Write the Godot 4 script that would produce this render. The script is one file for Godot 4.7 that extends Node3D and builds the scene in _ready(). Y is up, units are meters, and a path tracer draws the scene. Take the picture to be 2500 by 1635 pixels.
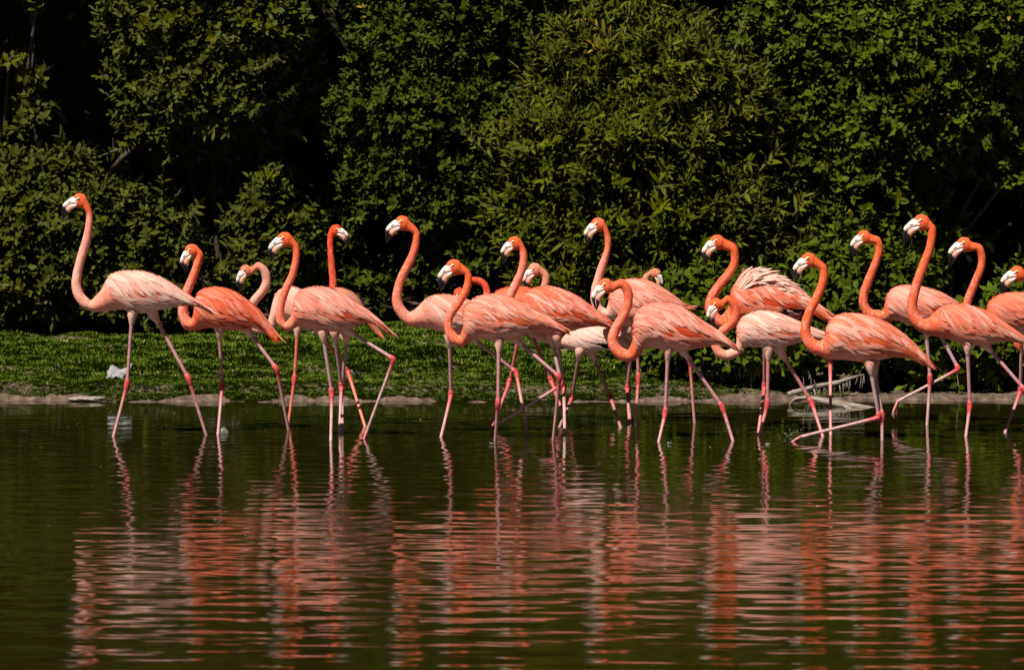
extends Node3D
# A line of flamingos wading past a mangrove bank. Units are metres, the water surface is y = 0.

const F := 9000.0          # focal length of the photograph in its own pixels (2500 x 1635)
const CAM_H := 1.94
const HORIZON := 209.0     # row of the horizon in the photograph
var pitch := atan((817.5 - HORIZON) / F)

# real-world base colours, linear
const RED := Color(0.66, 0.060, 0.012)
const ORANGE := Color(0.70, 0.108, 0.028)
const CORAL := Color(0.70, 0.122, 0.050)
const SALMON := Color(0.73, 0.180, 0.100)
const PINK := Color(0.75, 0.265, 0.190)
const PALE := Color(0.78, 0.410, 0.330)
const CREAM := Color(0.80, 0.560, 0.485)
const DUSKY := Color(0.50, 0.240, 0.170)
const BLACK := Color(0.012, 0.012, 0.014)

var used := {}
var rng := RandomNumberGenerator.new()
var fine := FastNoiseLite.new()
var broad := FastNoiseLite.new()
var M := {}
var leaf_mesh := {}
var tones := []
var feet: Array[Vector3] = []

# ---------------------------------------------------------------- helpers
func numbered(called: String) -> String:
	var n: int = used.get(called, 0)
	used[called] = n + 1
	return called if n == 0 else "%s_%03d" % [called, n]

func tag(o: Node, label: String, category: String, group := "") -> void:
	o.set_meta("label", label)
	o.set_meta("category", category)
	if group != "":
		o.set_meta("group", group)

func at(px: float, py: float, d: float) -> Vector3:
	# the point at depth d (z = -d) that stands at that place of the photograph
	var x := (px - 1250.0) / F
	var y := (817.5 - py) / F
	var c := cos(pitch)
	var s := sin(pitch)
	var k := d / (y * s + c)
	return Vector3(x * k, CAM_H + (y * c - s) * k, -d)

func at_water(px: float, py: float) -> Vector3:
	var x := (px - 1250.0) / F
	var y := (817.5 - py) / F
	var c := cos(pitch)
	var s := sin(pitch)
	var k := CAM_H / (s - y * c)
	return Vector3(x * k, 0.0, -(y * s + c) * k)

func fresh() -> Dictionary:
	return {"v": PackedVector3Array(), "c": PackedColorArray(), "u": PackedVector2Array(), "i": PackedInt32Array()}

func skin(m: Dictionary, rings: Array, cols: Array, closed := true, outward := true) -> void:
	# joins rings of points to a surface; closed rings are tubes whose normals point outward
	var n: int = rings[0].size()
	var start: int = m.v.size()
	var v: PackedVector3Array = m.v
	var c: PackedColorArray = m.c
	var u: PackedVector2Array = m.u
	var idx: PackedInt32Array = m.i
	for r in rings.size():
		v.append_array(rings[r])
		if cols[r] is Color:
			for k in n:
				c.append(cols[r])
		else:
			c.append_array(cols[r])
		for k in n:
			u.append(Vector2(float(k) / (n - 1.0), float(r) / (rings.size() - 1.0)))
	var flip := false
	if closed and outward:
		var mid := rings.size() / 2
		var centre := Vector3.ZERO
		for k in n:
			centre += rings[mid][k] / n
		var nxt: int = mini(mid + 1, rings.size() - 1)
		var a: Vector3 = rings[mid][0]
		var e1: Vector3 = rings[mid][1] - a
		var e2: Vector3 = rings[nxt][0] - a
		flip = e2.cross(e1).dot(a - centre) < 0.0
	for r in rings.size() - 1:
		for k in (n if closed else n - 1):
			var a := start + r * n + k
			var b := start + r * n + (k + 1) % n
			var d := a + n
			var e := b + n
			if flip:
				idx.append_array([a, d, b, b, d, e])
			else:
				idx.append_array([a, b, d, b, e, d])
	m.v = v
	m.c = c
	m.u = u
	m.i = idx

func commit(m: Dictionary) -> ArrayMesh:
	var v: PackedVector3Array = m.v
	var idx: PackedInt32Array = m.i
	var n := PackedVector3Array()
	n.resize(v.size())
	for t in range(0, idx.size(), 3):
		var a := idx[t]
		var b := idx[t + 1]
		var c := idx[t + 2]
		var f := (v[c] - v[a]).cross(v[b] - v[a])
		n[a] += f
		n[b] += f
		n[c] += f
	for k in n.size():
		n[k] = n[k].normalized() if n[k].length_squared() > 1e-20 else Vector3.UP
	var arr := []
	arr.resize(Mesh.ARRAY_MAX)
	arr[Mesh.ARRAY_VERTEX] = v
	arr[Mesh.ARRAY_NORMAL] = n
	arr[Mesh.ARRAY_COLOR] = m.c
	arr[Mesh.ARRAY_TEX_UV] = m.u
	arr[Mesh.ARRAY_INDEX] = idx
	var am := ArrayMesh.new()
	am.add_surface_from_arrays(Mesh.PRIMITIVE_TRIANGLES, arr)
	return am

func part(called: String, mesh: Mesh, mat: Material, parent: Node) -> MeshInstance3D:
	var o := MeshInstance3D.new()
	o.name = called
	o.mesh = mesh
	o.material_override = mat
	parent.add_child(o, true)
	return o

func structure(called: String, mesh: Mesh, mat: Material, kind := "structure") -> MeshInstance3D:
	var o := part(numbered(called), mesh, mat, self)
	o.set_meta("kind", kind)
	return o

func tube(m: Dictionary, pts: Array, radii: Array, cols: Array, sides := 8, tip := true, wob := 0.0) -> void:
	var rings := []
	var cc := []
	var ref := Vector3(0.13, 0.21, 1.0).normalized()
	for k in pts.size():
		var p: Vector3 = pts[k]
		var d: Vector3 = pts[mini(k + 1, pts.size() - 1)] - pts[maxi(k - 1, 0)]
		d = d.normalized()
		var x := ref - d * ref.dot(d)
		if x.length() < 0.2:
			x = Vector3.RIGHT - d * d.x
		x = x.normalized()
		var y := d.cross(x)
		var ring := PackedVector3Array()
		for j in sides:
			var t := TAU * j / sides
			var r: float = radii[k]
			if wob > 0.0:
				r *= 1.0 + wob * fine.get_noise_3dv((p + x * cos(t) * r + y * sin(t) * r) * 6.0)
			ring.append(p + (x * cos(t) + y * sin(t)) * r)
		rings.append(ring)
		cc.append(cols[k])
	if tip:
		for e in [0, pts.size() - 1]:
			var ring := PackedVector3Array()
			for j in sides:
				ring.append(pts[e])
			if e == 0:
				rings.push_front(ring)
				cc.push_front(cols[0])
			else:
				rings.append(ring)
				cc.append(cols[e])
	skin(m, rings, cc)

func curve(pts: Array, steps: int) -> Array:
	# Catmull-Rom through points of any type that adds and scales
	var out := []
	for k in pts.size() - 1:
		var p0 = pts[maxi(k - 1, 0)]
		var p1 = pts[k]
		var p2 = pts[k + 1]
		var p3 = pts[mini(k + 2, pts.size() - 1)]
		for s in steps:
			var t := float(s) / steps
			out.append((p1 * 2.0 + (p2 - p0) * t + (p0 * 2.0 - p1 * 5.0 + p2 * 4.0 - p3) * t * t + (p1 * 3.0 - p0 - p2 * 3.0 + p3) * t * t * t) * 0.5)
	out.append(pts[pts.size() - 1])
	return out

func matte(color: Color, rough := 0.8, spec := 0.3) -> StandardMaterial3D:
	var m := StandardMaterial3D.new()
	m.albedo_color = color.linear_to_srgb()
	m.roughness = rough
	m.metallic_specular = spec
	return m

func noise_texture(freq: float, size: int, kind := FastNoiseLite.TYPE_SIMPLEX_SMOOTH, ramp: Gradient = null, octaves := 4) -> NoiseTexture2D:
	var n := FastNoiseLite.new()
	n.noise_type = kind
	n.frequency = freq
	n.fractal_octaves = octaves
	n.seed = 7
	var t := NoiseTexture2D.new()
	t.width = size
	t.height = size
	t.seamless = true
	t.noise = n
	if ramp:
		t.color_ramp = ramp
	return t

func ramp(stops: Array) -> Gradient:
	var g := Gradient.new()
	var o := PackedFloat32Array()
	var c := PackedColorArray()
	for s in stops:
		o.append(s[0])
		c.append(s[1])
	g.offsets = o
	g.colors = c
	return g

# ---------------------------------------------------------------- materials
func make_materials() -> void:
	var plumage := StandardMaterial3D.new()
	plumage.vertex_color_use_as_albedo = true
	plumage.albedo_texture = noise_texture(0.045, 256, FastNoiseLite.TYPE_SIMPLEX_SMOOTH, ramp([[0.0, Color(0.80, 0.74, 0.72)], [0.5, Color(0.95, 0.93, 0.92)], [1.0, Color(1, 1, 1)]]))
	plumage.uv1_triplanar = true
	plumage.uv1_scale = Vector3(7, 7, 7)
	plumage.roughness = 0.75
	plumage.metallic_specular = 0.25
	plumage.heightmap_enabled = true
	plumage.heightmap_texture = noise_texture(0.05, 256)
	plumage.heightmap_scale = 0.14
	M.plumage = plumage
	var feather := StandardMaterial3D.new()
	feather.vertex_color_use_as_albedo = true
	feather.roughness = 0.7
	feather.metallic_specular = 0.25
	feather.albedo_texture = streaks()
	feather.uv1_scale = Vector3(1, 1, 1)
	feather.backlight_enabled = true
	feather.backlight = Color(0.3, 0.3, 0.3)
	M.feather = feather
	var leg := StandardMaterial3D.new()
	leg.vertex_color_use_as_albedo = true
	leg.roughness = 0.5
	leg.metallic_specular = 0.4
	leg.albedo_texture = noise_texture(0.04, 128, FastNoiseLite.TYPE_CELLULAR, ramp([[0.0, Color(0.72, 0.68, 0.7)], [1.0, Color(1, 1, 1)]]))
	leg.uv1_triplanar = true
	leg.uv1_scale = Vector3(9, 9, 9)
	M.leg = leg
	var bill := StandardMaterial3D.new()
	bill.vertex_color_use_as_albedo = true
	bill.roughness = 0.4
	M.bill = bill
	M.bill_tip = matte(Color(0.010, 0.010, 0.012), 0.28, 0.5)
	M.iris = matte(Color(0.70, 0.56, 0.26), 0.2, 0.5)
	M.pupil = matte(Color(0.01, 0.01, 0.01), 0.1, 0.5)
	var bark := matte(Color(0.11, 0.085, 0.065), 0.85)
	bark.albedo_texture = noise_texture(0.02, 256, FastNoiseLite.TYPE_SIMPLEX_SMOOTH, ramp([[0.0, Color(0.45, 0.42, 0.4)], [1.0, Color(1, 1, 1)]]))
	bark.uv1_triplanar = true
	bark.uv1_scale = Vector3(6, 2, 6)
	bark.heightmap_enabled = true
	bark.heightmap_texture = bark.albedo_texture
	bark.heightmap_scale = 0.5
	M.bark = bark
	M.twig = matte(Color(0.13, 0.11, 0.06), 0.8)
	var leaf := StandardMaterial3D.new()
	leaf.vertex_color_use_as_albedo = true
	leaf.roughness = 0.5
	leaf.metallic_specular = 0.12
	leaf.backlight_enabled = true
	leaf.backlight = Color(0.30, 0.38, 0.03)
	M.leaf = leaf
	var blade: StandardMaterial3D = leaf.duplicate()
	blade.roughness = 0.7
	blade.metallic_specular = 0.15
	M.grass = blade
	var wood := matte(Color(0.42, 0.38, 0.34), 0.85)
	wood.albedo_texture = noise_texture(0.012, 256, FastNoiseLite.TYPE_SIMPLEX_SMOOTH, ramp([[0.0, Color(0.5, 0.46, 0.42)], [1.0, Color(1, 1, 1)]]))
	wood.uv1_triplanar = true
	wood.uv1_scale = Vector3(2, 14, 14)
	wood.heightmap_enabled = true
	wood.heightmap_texture = wood.albedo_texture
	wood.heightmap_scale = 0.6
	M.wood = wood

func streaks() -> ImageTexture:
	# barbs: faint streaks that run out and back from the shaft of a feather
	var im := Image.create(64, 128, false, Image.FORMAT_RGB8)
	var n := FastNoiseLite.new()
	n.seed = 3
	n.frequency = 0.09
	for y in 128:
		for x in 64:
			var off := absf(x - 31.5)
			var k := n.get_noise_2d((y - off * 1.4) * 3.0, off * 0.25) * 0.5 + 0.5
			var shade := 0.80 + 0.20 * k
			if off < 1.0:
				shade *= 0.93
			im.set_pixel(x, y, Color(shade, shade * 0.99, shade * 0.985))
	return ImageTexture.create_from_image(im)

# ---------------------------------------------------------------- flamingos
class Bird:
	var c: Array[Vector3] = []      # centres of the body's sections, tail to breast
	var a: Array[Vector3] = []      # half axes towards the back
	var w: Array[float] = []        # half widths
	var side := 1.0

	func p(u: float, v: float) -> Vector3:
		var n := c.size() - 1
		var over := 0.0
		if u < 0.0:
			over = u
			u = 0.0
		var f := clampf(u, 0.0, 0.9999) * n
		var i := int(f)
		var t := f - i
		var cc := c[i].lerp(c[i + 1], t)
		var aa := a[i].lerp(a[i + 1], t)
		var ww := lerpf(w[i], w[i + 1], t)
		var th := PI * v
		var q := cc + aa * cos(th) + Vector3(0, 0, 1) * (ww * sin(th) * side)
		if over < 0.0:
			q += (c[0] - c[3]).normalized() * (-over) * 0.55
		return q

	func normal(u: float, v: float) -> Vector3:
		var q := p(u, v)
		var n := (p(u + 0.02, v) - p(maxf(u - 0.02, 0.0), v)).cross(p(u, v + 0.02) - p(u, v - 0.02))
		if n.length_squared() < 1e-16:
			return Vector3(0, 0, side)
		n = n.normalized()
		var f := clampf(u, 0.0, 1.0) * (c.size() - 1)
		return n if n.dot(q - c[int(f)]) > 0.0 else -n

func feather_on(b: Bird, m: Dictionary, u0: float, v0: float, ang: float, bend: float, length: float, half: float, lift0: float, lift1: float, root: Color, tip: Color, pointed := 0.6) -> void:
	# one feather that follows the body from (u0, v0) towards the tail; ang is how far down from the body's length it runs
	var n := 6
	var u := u0
	var v := v0
	var rings := []
	var cols := []
	var ds := length / n
	for k in n + 1:
		var s := float(k) / n
		var q := b.p(u, v)
		var nn := b.normal(maxf(u, 0.02), v)
		var pu := b.p(u + 0.02, v) - b.p(u - 0.02, v)
		var pv := b.p(u, v + 0.02) - b.p(u, v - 0.02)
		var lu := maxf(pu.length() / 0.04, 0.05)
		var lv := maxf(pv.length() / 0.04, 0.05)
		var th := ang + bend * s
		var du := -cos(th) * ds / lu
		var dv := sin(th) * ds / lv
		var dir := (pu / 0.04 * du + pv / 0.04 * dv).normalized()
		var across := nn.cross(dir).normalized()
		var hw := half * (0.35 + 0.65 * smoothstep(0.0, 0.35, s))
		hw *= 1.0 if s < pointed else sqrt(maxf(0.0, 1.0 - pow((s - pointed) / (1.0 - pointed), 2.0))) * 0.96 + 0.04
		var lift := lerpf(lift0, lift1, s * s)
		var ring := PackedVector3Array()
		var cc := PackedColorArray()
		for j in 5:
			var x := (j - 2) / 2.0
			ring.append(q + across * (x * hw) + nn * (lift - absf(x) * 0.0016) - dir * (absf(x) * hw * 0.5 * s))
			var mixed := root.lerp(tip, smoothstep(0.05, 0.85, s + absf(x) * 0.25))
			cc.append(mixed)
		rings.append(ring)
		cols.append(cc)
		u += du
		v = minf(v + dv, 0.97)
	skin(m, rings, cols, false)
	orient(m, rings, b.normal(maxf(u0, 0.05), v0))

func orient(m: Dictionary, rings: Array, out: Vector3) -> void:
	# turns the faces just added so that they look outward
	var idx: PackedInt32Array = m.i
	var count: int = (rings.size() - 1) * (rings[0].size() - 1) * 6
	var f := idx.size() - count
	var v: PackedVector3Array = m.v
	var total := Vector3.ZERO
	for t in range(f, idx.size(), 3):
		total += (v[idx[t + 2]] - v[idx[t]]).cross(v[idx[t + 1]] - v[idx[t]])
	if total.dot(out) < 0.0:
		for t in range(f, idx.size(), 3):
			var k := idx[t + 1]
			idx[t + 1] = idx[t + 2]
			idx[t + 2] = k
		m.i = idx

func mix3(a: Color, b: Color, c: Color, t: float) -> Color:
	return a.lerp(b, t * 2.0) if t < 0.5 else b.lerp(c, t * 2.0 - 1.0)

func flamingo(s: Dictionary) -> void:
	var o := Node3D.new()
	o.name = numbered("flamingo")
	add_child(o)
	tag(o, s.label, "flamingo", "flamingos wading along the bank")
	var ox: float = s.f[0]
	var oy: float = s.f[1]
	var sc: float = s.f[2]
	var d: float = s.d
	var right: float = -1.0 if s.get("right", false) else 1.0
	var unit := d / F                      # metres per photograph pixel at this bird
	var base := at_water(ox + float(s.legs[0][4]) / sc, oy + float(s.legs[0][5]) / sc)
	base = Vector3(at(ox + float(s.legs[0][0]) / sc, 900, d).x, 0, -d)
	o.position = base
	var pal: Array = s.pal                 # head, upper neck, lower neck, breast, pale feathers, mid feathers, accent, legs
	# sections: back point, belly point (photograph pixels), half width, place (0 body .. 1 neck base .. 2 head)
	var tops: Array = []
	var bots: Array = []
	var wide: Array = []
	var place: Array = []
	var body: Array = s.body
	var nb := body.size() / 4
	for k in nb:
		var t := Vector2(ox + float(body[k * 4]) / sc, oy + float(body[k * 4 + 1]) / sc)
		var b := Vector2(ox + float(body[k * 4 + 2]) / sc, oy + float(body[k * 4 + 3]) / sc)
		var hh := t.distance_to(b) * 0.5
		tops.append(t)
		bots.append(b)
		var wf := hh * lerpf(1.0, 0.82, smoothstep(10.0, 40.0, hh)) + 5.0 * (1.0 - smoothstep(2.0, 20.0, hh)) * (1.0 if k < nb / 2 else 0.0)
		wide.append(minf(wf, 42.0))
		place.append(float(k) / (nb - 1.0))
	var neck: Array = s.neck
	var nn := neck.size() / 3
	var cen: Array = []
	for k in nn:
		cen.append(Vector2(ox + float(neck[k * 3]) / sc, oy + float(neck[k * 3 + 1]) / sc))
	var last_mid: Vector2 = (tops[nb - 1] + bots[nb - 1]) * 0.5
	var eye := Vector2(ox + float(s.eye[0]) / sc, oy + float(s.eye[1]) / sc)
	var ha := deg_to_rad(float(s.eye[2]) - 23.3)
	var hs := float(s.eye[3])
	var hf := -1.0 if s.get("flip", false) else 1.0
	var h := func(x: float, y: float) -> Vector2:
		return eye + Vector2(hf * (x * cos(ha) + y * sin(ha)), -x * sin(ha) + y * cos(ha)) * hs
	for k in nn:
		var before: Vector2 = cen[k - 1] if k > 0 else last_mid
		var after: Vector2 = cen[k + 1] if k < nn - 1 else h.call(16.0, 12.0)
		var dir := (after - before).normalized()
		var up := Vector2(-dir.y, dir.x) * right
		var r := float(neck[k * 3 + 2]) / sc
		tops.append(cen[k] + up * r)
		bots.append(cen[k] - up * r)
		wide.append(r * 0.96)
		place.append(1.0 + float(k + 1) / (nn + 1.0))
	var head := [[20, 3, 9, 25.5, 8.6], [13, -8, 7, 24.5, 10.6], [1, -12.3, 1, 24.4, 11.2], [-8, -10, -5, 23.6, 10.2], [-14.5, -4.6, -9, 20.6, 7.4]]
	var same := hf == right
	for q in head:
		var t: Vector2 = h.call(float(q[0]), float(q[1]))
		var b: Vector2 = h.call(float(q[2]), float(q[3]))
		tops.append(t if same else b)
		bots.append(b if same else t)
		wide.append(float(q[4]) * hs)
		place.append(2.0)
	var steps := 5
	var T := curve(tops, steps)
	var B := curve(bots, steps)
	var W := curve(wide, steps)
	var G := curve(place, steps)
	var bird := Bird.new()
	var rings := []
	var cols := []
	var sides := 22
	var head_c: Color = pal[0]
	var neck_hi: Color = pal[1]
	var neck_lo: Color = pal[2]
	var breast: Color = pal[3]
	for k in T.size():
		var t3 := at(T[k].x, T[k].y, d) - base
		var b3 := at(B[k].x, B[k].y, d) - base
		var c3 := (t3 + b3) * 0.5
		var a3 := (t3 - b3) * 0.5
		var w3: float = W[k] * unit
		var g: float = G[k]
		if k <= (nb - 1) * steps:
			bird.c.append(c3)
			bird.a.append(a3)
			bird.w.append(w3)
		var ring := PackedVector3Array()
		var cc := PackedColorArray()
		for j in sides:
			var th := TAU * j / sides
			var x := cos(th)
			var p := c3 + a3 * x + Vector3(0, 0, w3 * sin(th))
			var rough := 0.0016 * fine.get_noise_3dv((p + base) * 1.4) + 0.0026 * fine.get_noise_3dv((p + base) * 0.45)
			p += (p - c3).normalized() * rough
			ring.append(p)
			var col: Color
			if g <= 1.0:
				col = (pal[5] as Color).lerp(breast, smoothstep(0.35, 0.85, g))
				col = col.lerp(pal[4], 0.55 * smoothstep(0.1, -0.8, x) * smoothstep(0.95, 0.6, g))
			else:
				col = mix3(breast, neck_lo, neck_hi, clampf((g - 1.0) * 1.25, 0.0, 1.0))
				col = col.lerp(head_c, smoothstep(1.84, 1.97, g))
			var mot := fine.get_noise_3dv((p + base) * 5.0) * 0.5 + 0.5
			var amount := 0.40 * smoothstep(0.6, 1.1, g) * (1.0 - smoothstep(1.5, 1.95, g)) + 0.12
			col = col.lerp(CREAM, amount * smoothstep(0.42, 0.85, mot))
			col = col.lerp(head_c, 0.22 * smoothstep(0.55, 0.2, mot))
			cc.append(col)
		rings.append(ring)
		cols.append(cc)
	for e in [0, rings.size() - 1]:
		var centre := Vector3.ZERO
		for q in rings[e]:
			centre += q / float(sides)
		var cap := PackedVector3Array()
		for j in sides:
			cap.append(centre)
		if e == 0:
			rings.push_front(cap)
			cols.push_front(cols[0])
		else:
			rings.append(cap)
			cols.append(cols[cols.size() - 1])
	var m := fresh()
	skin(m, rings, cols)
	# legs, and the feathered thigh that each leaves the body with
	var leg_col: Color = pal[7]
	for L in s.legs:
		var nearer := 0.034 if float(L[6]) > 0.5 else -0.034
		var hip := at(ox + float(L[0]) / sc, oy + float(L[1]) / sc, d - nearer) - base
		var lift: bool = L.size() > 7
		var fx := ox + float(L[4]) / sc
		var fy := oy + float(L[5]) / sc
		var foot := (at(fx, fy, d - nearer * 1.4) if lift else at_water(fx, fy)) - base
		if not lift and absf(foot.z) > 0.35:
			foot.z = clampf(foot.z, -0.35, 0.35)
		var joint := at(ox + float(L[2]) / sc, oy + float(L[3]) / sc, d - lerpf(nearer, -foot.z, 0.45)) - base
		var dir := (joint - hip).normalized()
		var skin_white := PALE.lerp(CREAM, 0.5)
		var under: Color = breast.lerp(pal[4], 0.6)
		var inner := Vector3(hip.x - dir.x * 0.05, hip.y + 0.075, hip.z * 0.35)
		tube(m, [inner, inner.lerp(hip, 0.55), hip - dir * 0.012, hip + dir * 0.016, hip + dir * 0.036, hip + dir * 0.050, hip + dir * 0.058],
			[0.022, 0.036, 0.031, 0.023, 0.0165, 0.0135, 0.008], [under, under, under.lerp(skin_white, 0.5), skin_white, skin_white, skin_white, skin_white], 14, true, 0.10)
		make_leg(o, hip, joint, foot, lift, leg_col, base, right, nearer)
	part("body", commit(m), M.plumage, o)
	make_head(o, h, hs, unit, d, base, pal)
	make_wings(o, bird, s, pal)

func make_leg(o: Node3D, hip: Vector3, joint: Vector3, foot: Vector3, lift: bool, col: Color, base: Vector3, right: float, nearer: float) -> void:
	var m := fresh()
	var hot := Color(0.62, 0.085, 0.085)
	var pts := []
	var rad := []
	var cols := []
	var shin := (foot - joint).normalized()
	var end := foot if lift else foot + shin * 0.14
	for k in 9:
		var t := k / 8.0
		pts.append(hip.lerp(joint, t * 0.985))
		rad.append(lerpf(0.0122, 0.0098, smoothstep(0.0, 0.6, t)) + 0.003 * smoothstep(0.85, 1.0, t))
		cols.append(col.lerp(hot, 0.55 * smoothstep(0.72, 1.0, t)))
	for k in 10:
		var t := k / 9.0
		pts.append(joint.lerp(end, 0.02 + t * 0.98))
		rad.append(lerpf(0.0112, 0.0088, smoothstep(0.0, 0.35, t)))
		cols.append(hot.lerp(col.lerp(PALE, 0.15), smoothstep(0.0, 0.3, t)))
	tube(m, pts, rad, cols, 10)
	var leg := part("leg", commit(m), M.leg, o)
	var j := fresh()
	var up := (joint - hip).normalized()
	tube(j, [joint - up * 0.034, joint - up * 0.02, joint - up * 0.006, joint + shin * 0.008, joint + shin * 0.024, joint + shin * 0.04],
		[0.0105, 0.0150, 0.0165, 0.0162, 0.0132, 0.0098], [col.lerp(hot, 0.6), hot, hot, hot, hot, hot.lerp(col, 0.35)], 12, true, 0.06)
	part("joint", commit(j), M.leg, leg)
	if lift:
		# a raised foot: three webbed toes that hang from the ankle
		var ft := fresh()
		var fwd := Vector3(-right, 0, 0)
		var down := (shin * 0.25 + Vector3.DOWN * 0.9 + fwd * 0.12).normalized()
		if foot.y + base.y < 0.04:
			down = (shin * 0.9 + Vector3.DOWN * 0.25).normalized()
		var toes := []
		for k in 3:
			var spread := (k - 1) * 0.42
			var td := (down + Vector3(-right * 0.22 * (k - 1), 0, spread)).normalized()
			var tp := [foot, foot + td * 0.03, foot + td * 0.06 + Vector3(0, -0.004, 0), foot + td * 0.095 + Vector3(right * 0.006, -0.008, 0)]
			toes.append(tp)
			tube(ft, tp, [0.0095, 0.0075, 0.0065, 0.003], [hot.lerp(col, 0.4), hot.lerp(col, 0.4), hot.lerp(col, 0.5), Color(0.2, 0.12, 0.1)], 8)
		for k in 2:
			skin(ft, [PackedVector3Array(toes[k].slice(0, 3)), PackedVector3Array([toes[k][0], (toes[k][1] + toes[k + 1][1]) * 0.5, (toes[k][2] * 0.5 + toes[k + 1][2] * 0.5).lerp(foot, 0.2)]), PackedVector3Array(toes[k + 1].slice(0, 3))], [hot.lerp(col, 0.4), hot.lerp(col, 0.4), hot.lerp(col, 0.4)], false)
		part("foot", commit(ft), M.leg, leg)
	else:
		feet.append(foot + base)

func make_head(o: Node3D, h: Callable, hs: float, unit: float, d: float, base: Vector3, pal: Array) -> void:
	var white := Color(0.80, 0.74, 0.68)
	var blush := Color(0.80, 0.40, 0.30)
	var upper := [[-9.5, -1.0, -3.0, 12.6, 10.4], [-16.5, -3.6, -9, 13.0, 9.9], [-21, -1.6, -15, 13.4, 9.2], [-28.5, 3.8, -22.5, 14.6, 7.9], [-36.4, 10.6, -29, 17.6, 7.0], [-41.2, 17.3, -33.6, 23.2, 6.2]]
	var tip := [[-41.3, 17.1, -33.4, 23.4, 6.3], [-42.6, 25, -36.2, 31, 5.2], [-43, 36, -38, 41, 4.2], [-42.3, 46, -39.5, 49, 2.8], [-41.2, 54, -40.6, 54, 0.8]]
	var lower := [[-3.5, 13.2, -5.5, 19.5, 9.4], [-9.5, 13.7, -12, 23.6, 9.2], [-15.5, 14.2, -15.5, 25.5, 8.8], [-22.5, 15.4, -19, 28.6, 8.4], [-28.4, 18.2, -22.6, 32.6, 7.6], [-32.8, 23.8, -26.4, 37, 6.4]]
	var ltip := [[-32.8, 23.6, -26.2, 37.2, 6.5], [-34.8, 31, -30, 41, 5.4], [-37, 39.5, -34.8, 46, 3.6], [-39.4, 47.5, -39, 50, 1.4]]
	var bits := [["upper_bill", upper, M.bill, 0, 1], ["lower_bill", lower, M.bill, 1, -1], ["upper_bill_tip", tip, M.bill_tip, 2, 1], ["lower_bill_tip", ltip, M.bill_tip, 2, -1]]
	for bit in bits:
		var m := fresh()
		var rings := []
		var cols := []
		var q: Array = bit[1]
		for k in q.size():
			var t2: Vector2 = h.call(float(q[k][0]), float(q[k][1]))
			var b2: Vector2 = h.call(float(q[k][2]), float(q[k][3]))
			var t3 := at(t2.x, t2.y, d) - base
			var b3 := at(b2.x, b2.y, d) - base
			var c3 := (t3 + b3) * 0.5
			var ring := PackedVector3Array()
			for j in 14:
				var th := TAU * j / 14
				var y := cos(th)
				var x := sin(th)
				# the two halves of the bill meet along a flat edge
				if (y < 0.0) == (bit[4] > 0) and y != 0.0:
					y = signf(y) * pow(absf(y), 0.4)
					x = signf(x) * pow(absf(x), 0.5)
				ring.append(c3 + (t3 - b3) * 0.5 * y + Vector3(0, 0, x * float(q[k][4]) * hs * unit))
			rings.append(ring)
			var f := float(k) / (q.size() - 1.0)
			cols.append(white.lerp(blush, 0.25 * f) if bit[3] == 0 else white.lerp(blush, smoothstep(0.1, 0.6, f)))
		for e in [0, q.size() - 1]:
			var centre := Vector3.ZERO
			for p in rings[(0 if e == 0 else rings.size() - 1)]:
				centre += p / 14.0
			var cap := PackedVector3Array()
			for j in 14:
				cap.append(centre)
			if e == 0:
				rings.push_front(cap)
				cols.push_front(cols[0])
			else:
				rings.append(cap)
				cols.append(cols[cols.size() - 1])
		skin(m, rings, cols)
		part(bit[0], commit(m), bit[2], o)
	for side in [1.0, -1.0]:
		var e2: Vector2 = h.call(-1.0, 0.5)
		var c := at(e2.x, e2.y, d) - base + Vector3(0, 0, side * 8.4 * hs * unit)
		var ball := SphereMesh.new()
		ball.radius = 3.9 * hs * unit
		ball.height = ball.radius * 2.0
		ball.radial_segments = 14
		ball.rings = 8
		var e := part("eye", ball, M.iris, o)
		e.position = c
		var dot := SphereMesh.new()
		dot.radius = 1.9 * hs * unit
		dot.height = dot.radius * 2.0
		dot.radial_segments = 10
		dot.rings = 6
		part("pupil", dot, M.pupil, e).position = Vector3(0, 0, side * 2.9 * hs * unit)
		# the bare yellowish skin between the eye and the bill
		var l := fresh()
		var l0: Vector2 = h.call(-4.0, 1.5)
		var l1: Vector2 = h.call(-7.5, 2.8)
		var l2: Vector2 = h.call(-11.0, 3.6)
		tube(l, [at(l0.x, l0.y, d) - base + Vector3(0, 0, side * 8.7 * hs * unit), at(l1.x, l1.y, d) - base + Vector3(0, 0, side * 8.6 * hs * unit), at(l2.x, l2.y, d) - base + Vector3(0, 0, side * 8.4 * hs * unit)],
			[2.2 * hs * unit, 2.8 * hs * unit, 2.4 * hs * unit], [Color(0.72, 0.60, 0.44), Color(0.76, 0.68, 0.56), Color(0.80, 0.74, 0.68)], 8)
		part("lore", commit(l), M.bill, o)
		var nz := fresh()
		var n0: Vector2 = h.call(-20.5, 7.4)
		var n1: Vector2 = h.call(-27.5, 10.8)
		tube(nz, [at(n0.x, n0.y, d) - base + Vector3(0, 0, side * 8.9 * hs * unit), at(n1.x, n1.y, d) - base + Vector3(0, 0, side * 7.6 * hs * unit)], [0.9 * hs * unit, 0.6 * hs * unit], [BLACK, BLACK], 6)
		part("nostril", commit(nz), M.bill_tip, o)

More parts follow.
